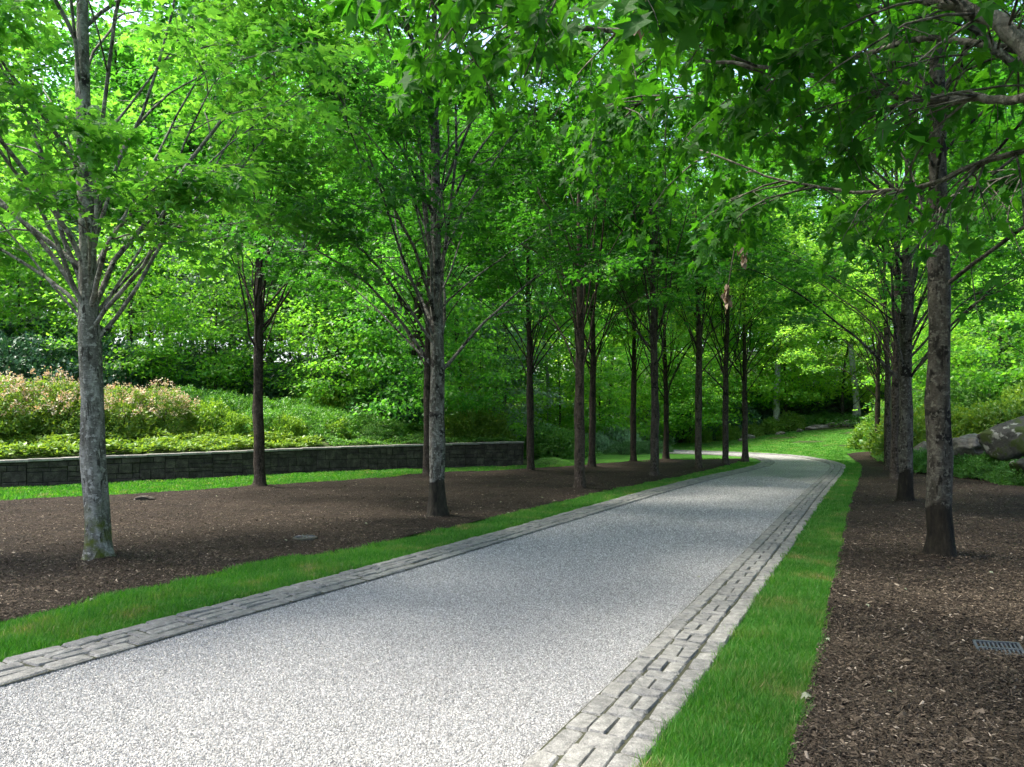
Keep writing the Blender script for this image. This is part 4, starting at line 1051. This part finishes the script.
cover('slope_cover', [tuple(p) for p in B_[i1:]] + [tuple(p) for p in offset(WL, 12)[i1:][::-1]], 60000, .14, .5, 'leaf_shrub', 23, 'mixed green undergrowth covering the slope behind the wall')
bank = [(p[0] + .1, p[1]) for p in RFc if p[1] > 12]; bank2 = [(p[0] + 7, p[1] + 1) for p in RFc if p[1] > 12][::-1]
cover('bank_ground_cover', bank + bank2, 60000, .10, .30, 'leaf_shrub', 24, 'dark green ivy like ground cover on the right bank below the boulders')
cover('woodland_undergrowth', [(1.5, 34), (3, 43), (8, 47), (12, 51), (18, 51), (22, 46), (30, 60), (0, 66), (-14, 45), (-4, 33)], 70000, .2, .6, 'leaf_shrub', 25, 'green undergrowth in the shade of the far woods', 'kite')
x, y = at(548, 466)
place_shrub('bright_shrub', BX[0], x + .1, y + .4, .5, 'small bright green clump at the foot of the end of the stone wall', None, lc=(2.2, 1.9, 1.2), sc3=(.75, .5, .4), z=0)

# ------------------------------------------------------------------ the retaining wall
def wall():
    rng = random.Random(31); g = Geo(); cap = Geo(); core = Geo()
    S_ = WS[-1]
    def PT(u):
        p = np.array([np.interp(u, WS, WL[:, 0]), np.interp(u, WS, WL[:, 1])]); q = np.array([np.interp(min(u + .3, S_), WS, WL[:, 0]), np.interp(min(u + .3, S_), WS, WL[:, 1])])
        r = np.array([np.interp(max(u - .3, 0), WS, WL[:, 0]), np.interp(max(u - .3, 0), WS, WL[:, 1])]); t = (q - r) / np.linalg.norm(q - r); return p, t, np.array([-t[1], t[0]])
    def block(G, u0, u1, z0, z1, f, b, bev=.012):
        p, t, n = PT(u0); p2, t2, n2 = PT(u1)
        F0, F1 = p + n * f, p2 + n2 * f; B0, B1 = p + n * b, p2 + n2 * b
        e = (F1 - F0) / (np.linalg.norm(F1 - F0) + 1e-9); fi = n * bev
        j = lambda: rng.uniform(-.006, .006)
        v = [(*(F0 + fi), z0), (*(F1 + fi), z0), (*(F1 + fi), z1), (*(F0 + fi), z1),
             (*(F0 + e * bev + n * j()), z0 + bev), (*(F1 - e * bev + n * j()), z0 + bev), (*(F1 - e * bev + n * j()), z1 - bev), (*(F0 + e * bev + n * j()), z1 - bev),
             (*B0, z0), (*B1, z0), (*B1, z1), (*B0, z1)]
        G.add(v, [(4, 5, 6, 7), (0, 1, 5, 4), (1, 2, 6, 5), (2, 3, 7, 6), (3, 0, 4, 7), (3, 2, 10, 11), (0, 3, 11, 8), (1, 9, 10, 2), (0, 8, 9, 1)])
    u = 0
    while u < S_ - .05:
        L = min(rng.uniform(.55, 1.1), S_ - u); t = u / S_; top = WALL_TOP(t) - .07
        # a stack of irregular stones: some tall ones, some in two or three courses, jointed at their own lengths
        z = -.05
        while z < top - .03:
            hh = rng.choice((.11, .15, .19, .27)); z2 = min(z + hh, top)
            if top - z2 < .07: z2 = top
            v = u
            while v < u + L - .02:
                l = rng.uniform(.18, .55); v2 = min(v + l, u + L)
                if u + L - v2 < .12: v2 = u + L
                block(g, v + .005, v2 - .005, z + .005, z2 - .005, rng.uniform(-.025, .02), .2); v = v2
            z = z2
        u += L
    n = 90
    for k in range(n):
        a, b = S_ * k / n, S_ * (k + 1) / n; block(core, a, b, -.1, WALL_TOP(k / n) - .075, .03, .24, .001)
    u = 0
    while u < S_ - .05:
        L = min(rng.uniform(.7, 1.3), S_ - u)
        if S_ - u - L < .3: L = S_ - u
        t = (u + L / 2) / S_; block(cap, u + .004, u + L - .004, WALL_TOP(t) - .068, WALL_TOP(t), -.06 + rng.uniform(-.008, .008), .34, .012); u += L
    root = empty('retaining_wall', (0, 0, 0)); tag(root, 'low dark stone retaining wall with a flat paler coping behind the left trees', 'wall')
    link('masonry', g.mesh('masonry', M['wallstone']), root); link('mortar_core', core.mesh('mortar', M['dark']), root); link('coping', cap.mesh('coping', M['coping']), root)
wall()

# ------------------------------------------------------------------ rocks
def rock(seed, sx, sy, sz, mat, sub=5, rough=.28):
    import bmesh
    bm = bmesh.new(); bmesh.ops.create_icosphere(bm, subdivisions=sub, radius=1)
    for v in bm.verts:
        d = v.co.normalized(); k = 1 + rough * noise.noise(d * 1.1 + Vector((seed, 0, 0))) * 1.6 + rough * .5 * noise.noise(d * 2.7 + Vector((0, seed, 0))) + rough * .18 * noise.noise(d * 8 + Vector((0, seed, 3)))
        # facets
        for q in range(7):
            rr = random.Random(seed * 10 + q); nrm = Vector((rr.gauss(0, 1), rr.gauss(0, 1), rr.gauss(0, .8))).normalized(); dd = d.dot(nrm)
            if dd * k > .72: k = .72 / dd + (k - .72 / dd) * .15
        v.co = Vector((d.x * k * sx, d.y * k * sy, d.z * k * sz))
    me = bpy.data.meshes.new('rock'); bm.to_mesh(me); bm.free(); me.materials.append(mat)
    for p in me.polygons: p.use_smooth = True
    return me
def put_rock(px, Z, z, s, mat, seed, label, group=None, name='boulder', rz=0, tilt=0):
    x = (px - 512) / F * Z
    o = link(name, rock(seed, *s, mat), None, (x, Z, z), (tilt, 0, rz)); tag(o, label, 'rock', group); return o
GBo = 'boulders on the right bank'
put_rock(1022, 20.2, 1.22, (1.1, .85, .55), M['boulder_moss'], 3, 'big dark mossy boulder with an overhanging side at the right edge', GBo, tilt=.15)
put_rock(966, 22.0, .80, (.62, .6, .42), M['boulder'], 5, 'light brown sloping boulder between the nearest right trunk and the mossy boulder', GBo, rz=.5)
put_rock(926, 24.8, .55, (.8, .6, .45), M['boulder'], 8, 'pale grey boulder partly hidden behind the nearest right trunk', GBo, rz=1.1)
put_rock(1040, 18.6, .5, (.6, .5, .4), M['boulder_moss'], 12, 'low mossy stone at the foot of the big mossy boulder', GBo)
for i, (px, Z, s) in enumerate([(748, 47.3, .5), (742, 46.2, .35), (812, 48.2, .55), (822, 48.3, .5), (832, 48.4, .6), (845, 48.2, .6), (855, 48.0, .4), (800, 48, .35), (780, 47.9, .4)]):
    x = (px - 512) / F * Z
    o = put_rock(px, Z, hz(x, Z) + .02, (s, s * .7, s * .45), M['boulder'], 20 + i, '@pale rock edging the far lawn', 'edging rocks of the far lawn', 'rock', rz=i)
x, y = at(145, 501); o = link('stone', rock(41, .22, .17, .07, M['wallstone'], 4), None, (x, y, .05)); tag(o, 'flat grey fieldstone lying on the mulch between the two nearest left trunks', 'rock')
x, y = at(305, 541); t = empty('valve_cover', (x, y, bedwob(x, y, .035) + .025)); tag(t, 'round weathered utility lid sunk in the mulch in front of the first back row maple', 'utility cover')
g = Geo(); g.tube([(0, 0, -.05), (0, 0, .02), (0, 0, .03)], [.17, .17, .155], 28); link('lid', g.mesh('lid', M['lid']), t)
g = Geo()
for a in range(12):
    q = a * PI / 6; g.tube([(math.cos(q) * .07, math.sin(q) * .07, .034), (math.cos(q) * .14, math.sin(q) * .14, .034)], [.007, .007], 6)
g.tube([(0, 0, .028), (0, 0, .038)], [.03, .028], 12); link('tread', g.mesh('tread', M['grate']), t)

# drain grate in the right mulch
def box(G, x0, x1, y0, y1, z0, z1):
    G.add([(x0, y0, z0), (x1, y0, z0), (x1, y1, z0), (x0, y1, z0), (x0, y0, z1), (x1, y0, z1), (x1, y1, z1), (x0, y1, z1)],
          [(0, 3, 2, 1), (4, 5, 6, 7), (0, 1, 5, 4), (1, 2, 6, 5), (2, 3, 7, 6), (3, 0, 4, 7)])
x, y = at(999, 654); t = empty('drain_grate', (x, y, bedwob(x, y, .035) + .042), -.42); tag(t, 'slotted grey plastic drain grate half buried in the right mulch', 'drain'); t.rotation_euler = (.10, -.05, -.42); t.scale = (.86, .86, .86)
g = Geo(); W_, D_ = .17, .15
box(g, -W_, W_, -D_, -D_ + .035, 0, .03); box(g, -W_, W_, D_ - .02, D_, 0, .03); box(g, -W_, -W_ + .02, -D_ + .0355, D_ - .0205, 0, .03); box(g, W_ - .02, W_, -D_ + .0355, D_ - .0205, 0, .03); box(g, -W_ + .0205, W_ - .0205, -.012, .012, 0, .026)
link('frame', g.mesh('frame', M['grate']), t)
g = Geo()
for k in range(9):
    xx = -W_ + .045 + k * .031; box(g, xx, xx + .013, .0125, D_ - .021, 0, .024); box(g, xx, xx + .013, -D_ + .036, -.0125, 0, .024)
link('bars', g.mesh('bars', M['grate']), t)
g = Geo(); box(g, -W_ + .021, W_ - .021, -D_ + .036, D_ - .021, -.03, -.004); link('sump', g.mesh('sump', M['dark']), t)

# fallen leaves
fm = leaves_mesh('fallen_leaf', np.zeros((1, 3)), np.array([[0, 1, .12]]), np.array([[.15, 0, 1.0]]), np.array([.09]), 'maple', M['fallen'])
for i, (px, py, lb) in enumerate([(808, 709, 'pale fallen leaf at the edge of the right mulch beside the grass'), (990, 580, None), (866, 615, None), (905, 596, None), (826, 650, None), (890, 707, None), (285, 545, None), (500, 506, None), (543, 502, None), (510, 517, 'pale fallen leaf on the mulch close to the grass before the third left tree'), (217, 500, None), (365, 529, None), (92, 606, None), (700, 585, None)]):
    x, y = at(px, py)
    o = link('fallen_leaf', fm, None, (x, y, .075 + .01 * (i % 3)), (rg.uniform(-.4, .4), rg.uniform(-.4, .4), rg.uniform(0, 6)), (1, 1, 1))
    s = rg.uniform(.35, .65) if lb is None else .8; o.scale = (s, s, s)
    tag(o, lb or ('@small pale fallen leaf on the mulch'), 'leaf', 'fallen leaves')

# withered leaf clusters hanging in the overhanging tree
def withered(px, py, Z, s, n, label, seed):
    nr = np.random.default_rng(seed); x = (px - 512) / F * Z; z = HC + (HOR - py) / F * Z
    t = empty('withered_twig', (x, Z, z)); tag(t, label, 'dead twig', 'withered leaf clusters')
    g = Geo(); g.tube([(.12, .05, s * 6), (.05, 0, s * 3), (.01, 0, s * .6), (0, 0, -s * .8)], [.006, .005, .004, .003], 4); link('stem', g.mesh('stem', M['bark_brown']), t)
    P = nr.normal(0, 1, (n, 3)) * np.array([.14, .14, .62]) * s * 1.2; D = np.tile([0, 0, -1.0], (n, 1)) + nr.normal(0, .3, (n, 3))
    c = link('dead_leaves', leaves_mesh('dead_leaves', P, D, nr.normal(0, 1, (n, 3)), s * nr.uniform(.5, .9, n), 'kite', M['dead_leaf']), t)
withered(727, 292, 7.5, .10, 40, 'withered brown leaf cluster hanging lowest over the far road', 1)
withered(744, 255, 7.5, .09, 26, 'smaller withered leaf cluster beside the lowest one', 2)
withered(643, 8, 3.6, .12, 12, 'withered curled leaves at the top middle of the picture', 3)

# ------------------------------------------------------------------ labels of look-alikes: by what they stand beside, then by distance
ZONES = [(-1e9, 0, 'past the left edge'), (0, 84, 'left of the mossy trunk'), (84, 175, 'right of the mossy trunk'), (175, 258, 'left of the lone maple'),
         (258, 345, 'right of the lone maple'), (345, 432, 'left of the blotchy trunk'), (432, 528, 'right of the blotchy trunk'), (528, 585, 'right of the wall end'),
         (585, 640, 'left of the hedge middle'), (640, 698, 'behind the fourth maple'), (698, 747, 'behind the last left maples'), (747, 800, 'left above the bend'),
         (800, 860, 'right above the bend'), (860, 938, 'left of the knotty trunk'), (938, 1000, 'right of the knotty trunk'), (1000, 1060, 'at the right edge'), (1060, 1e9, 'past the right edge')]
ORD = ['nearest', 'second', 'third', 'fourth', 'fifth', 'sixth', 'seventh', 'eighth', 'ninth', 'tenth', 'eleventh', 'twelfth']
boxes = {}
for o in COL.objects:
    lb = o.get('label')
    if lb and lb.startswith('@'):
        px = o.location.x / max(o.location.y, .1) * F + 512
        zn = [z for a, b, z in ZONES if a <= px < b][0]
        boxes.setdefault((lb[1:], zn), []).append(o)
for (lb, zn), os_ in boxes.items():
    os_.sort(key=lambda o: o.location.y)
    for i, o in enumerate(os_):
        o['label'] = lb + ', ' + zn if len(os_) == 1 else ORD[i] + ' ' + lb + ', ' + zn
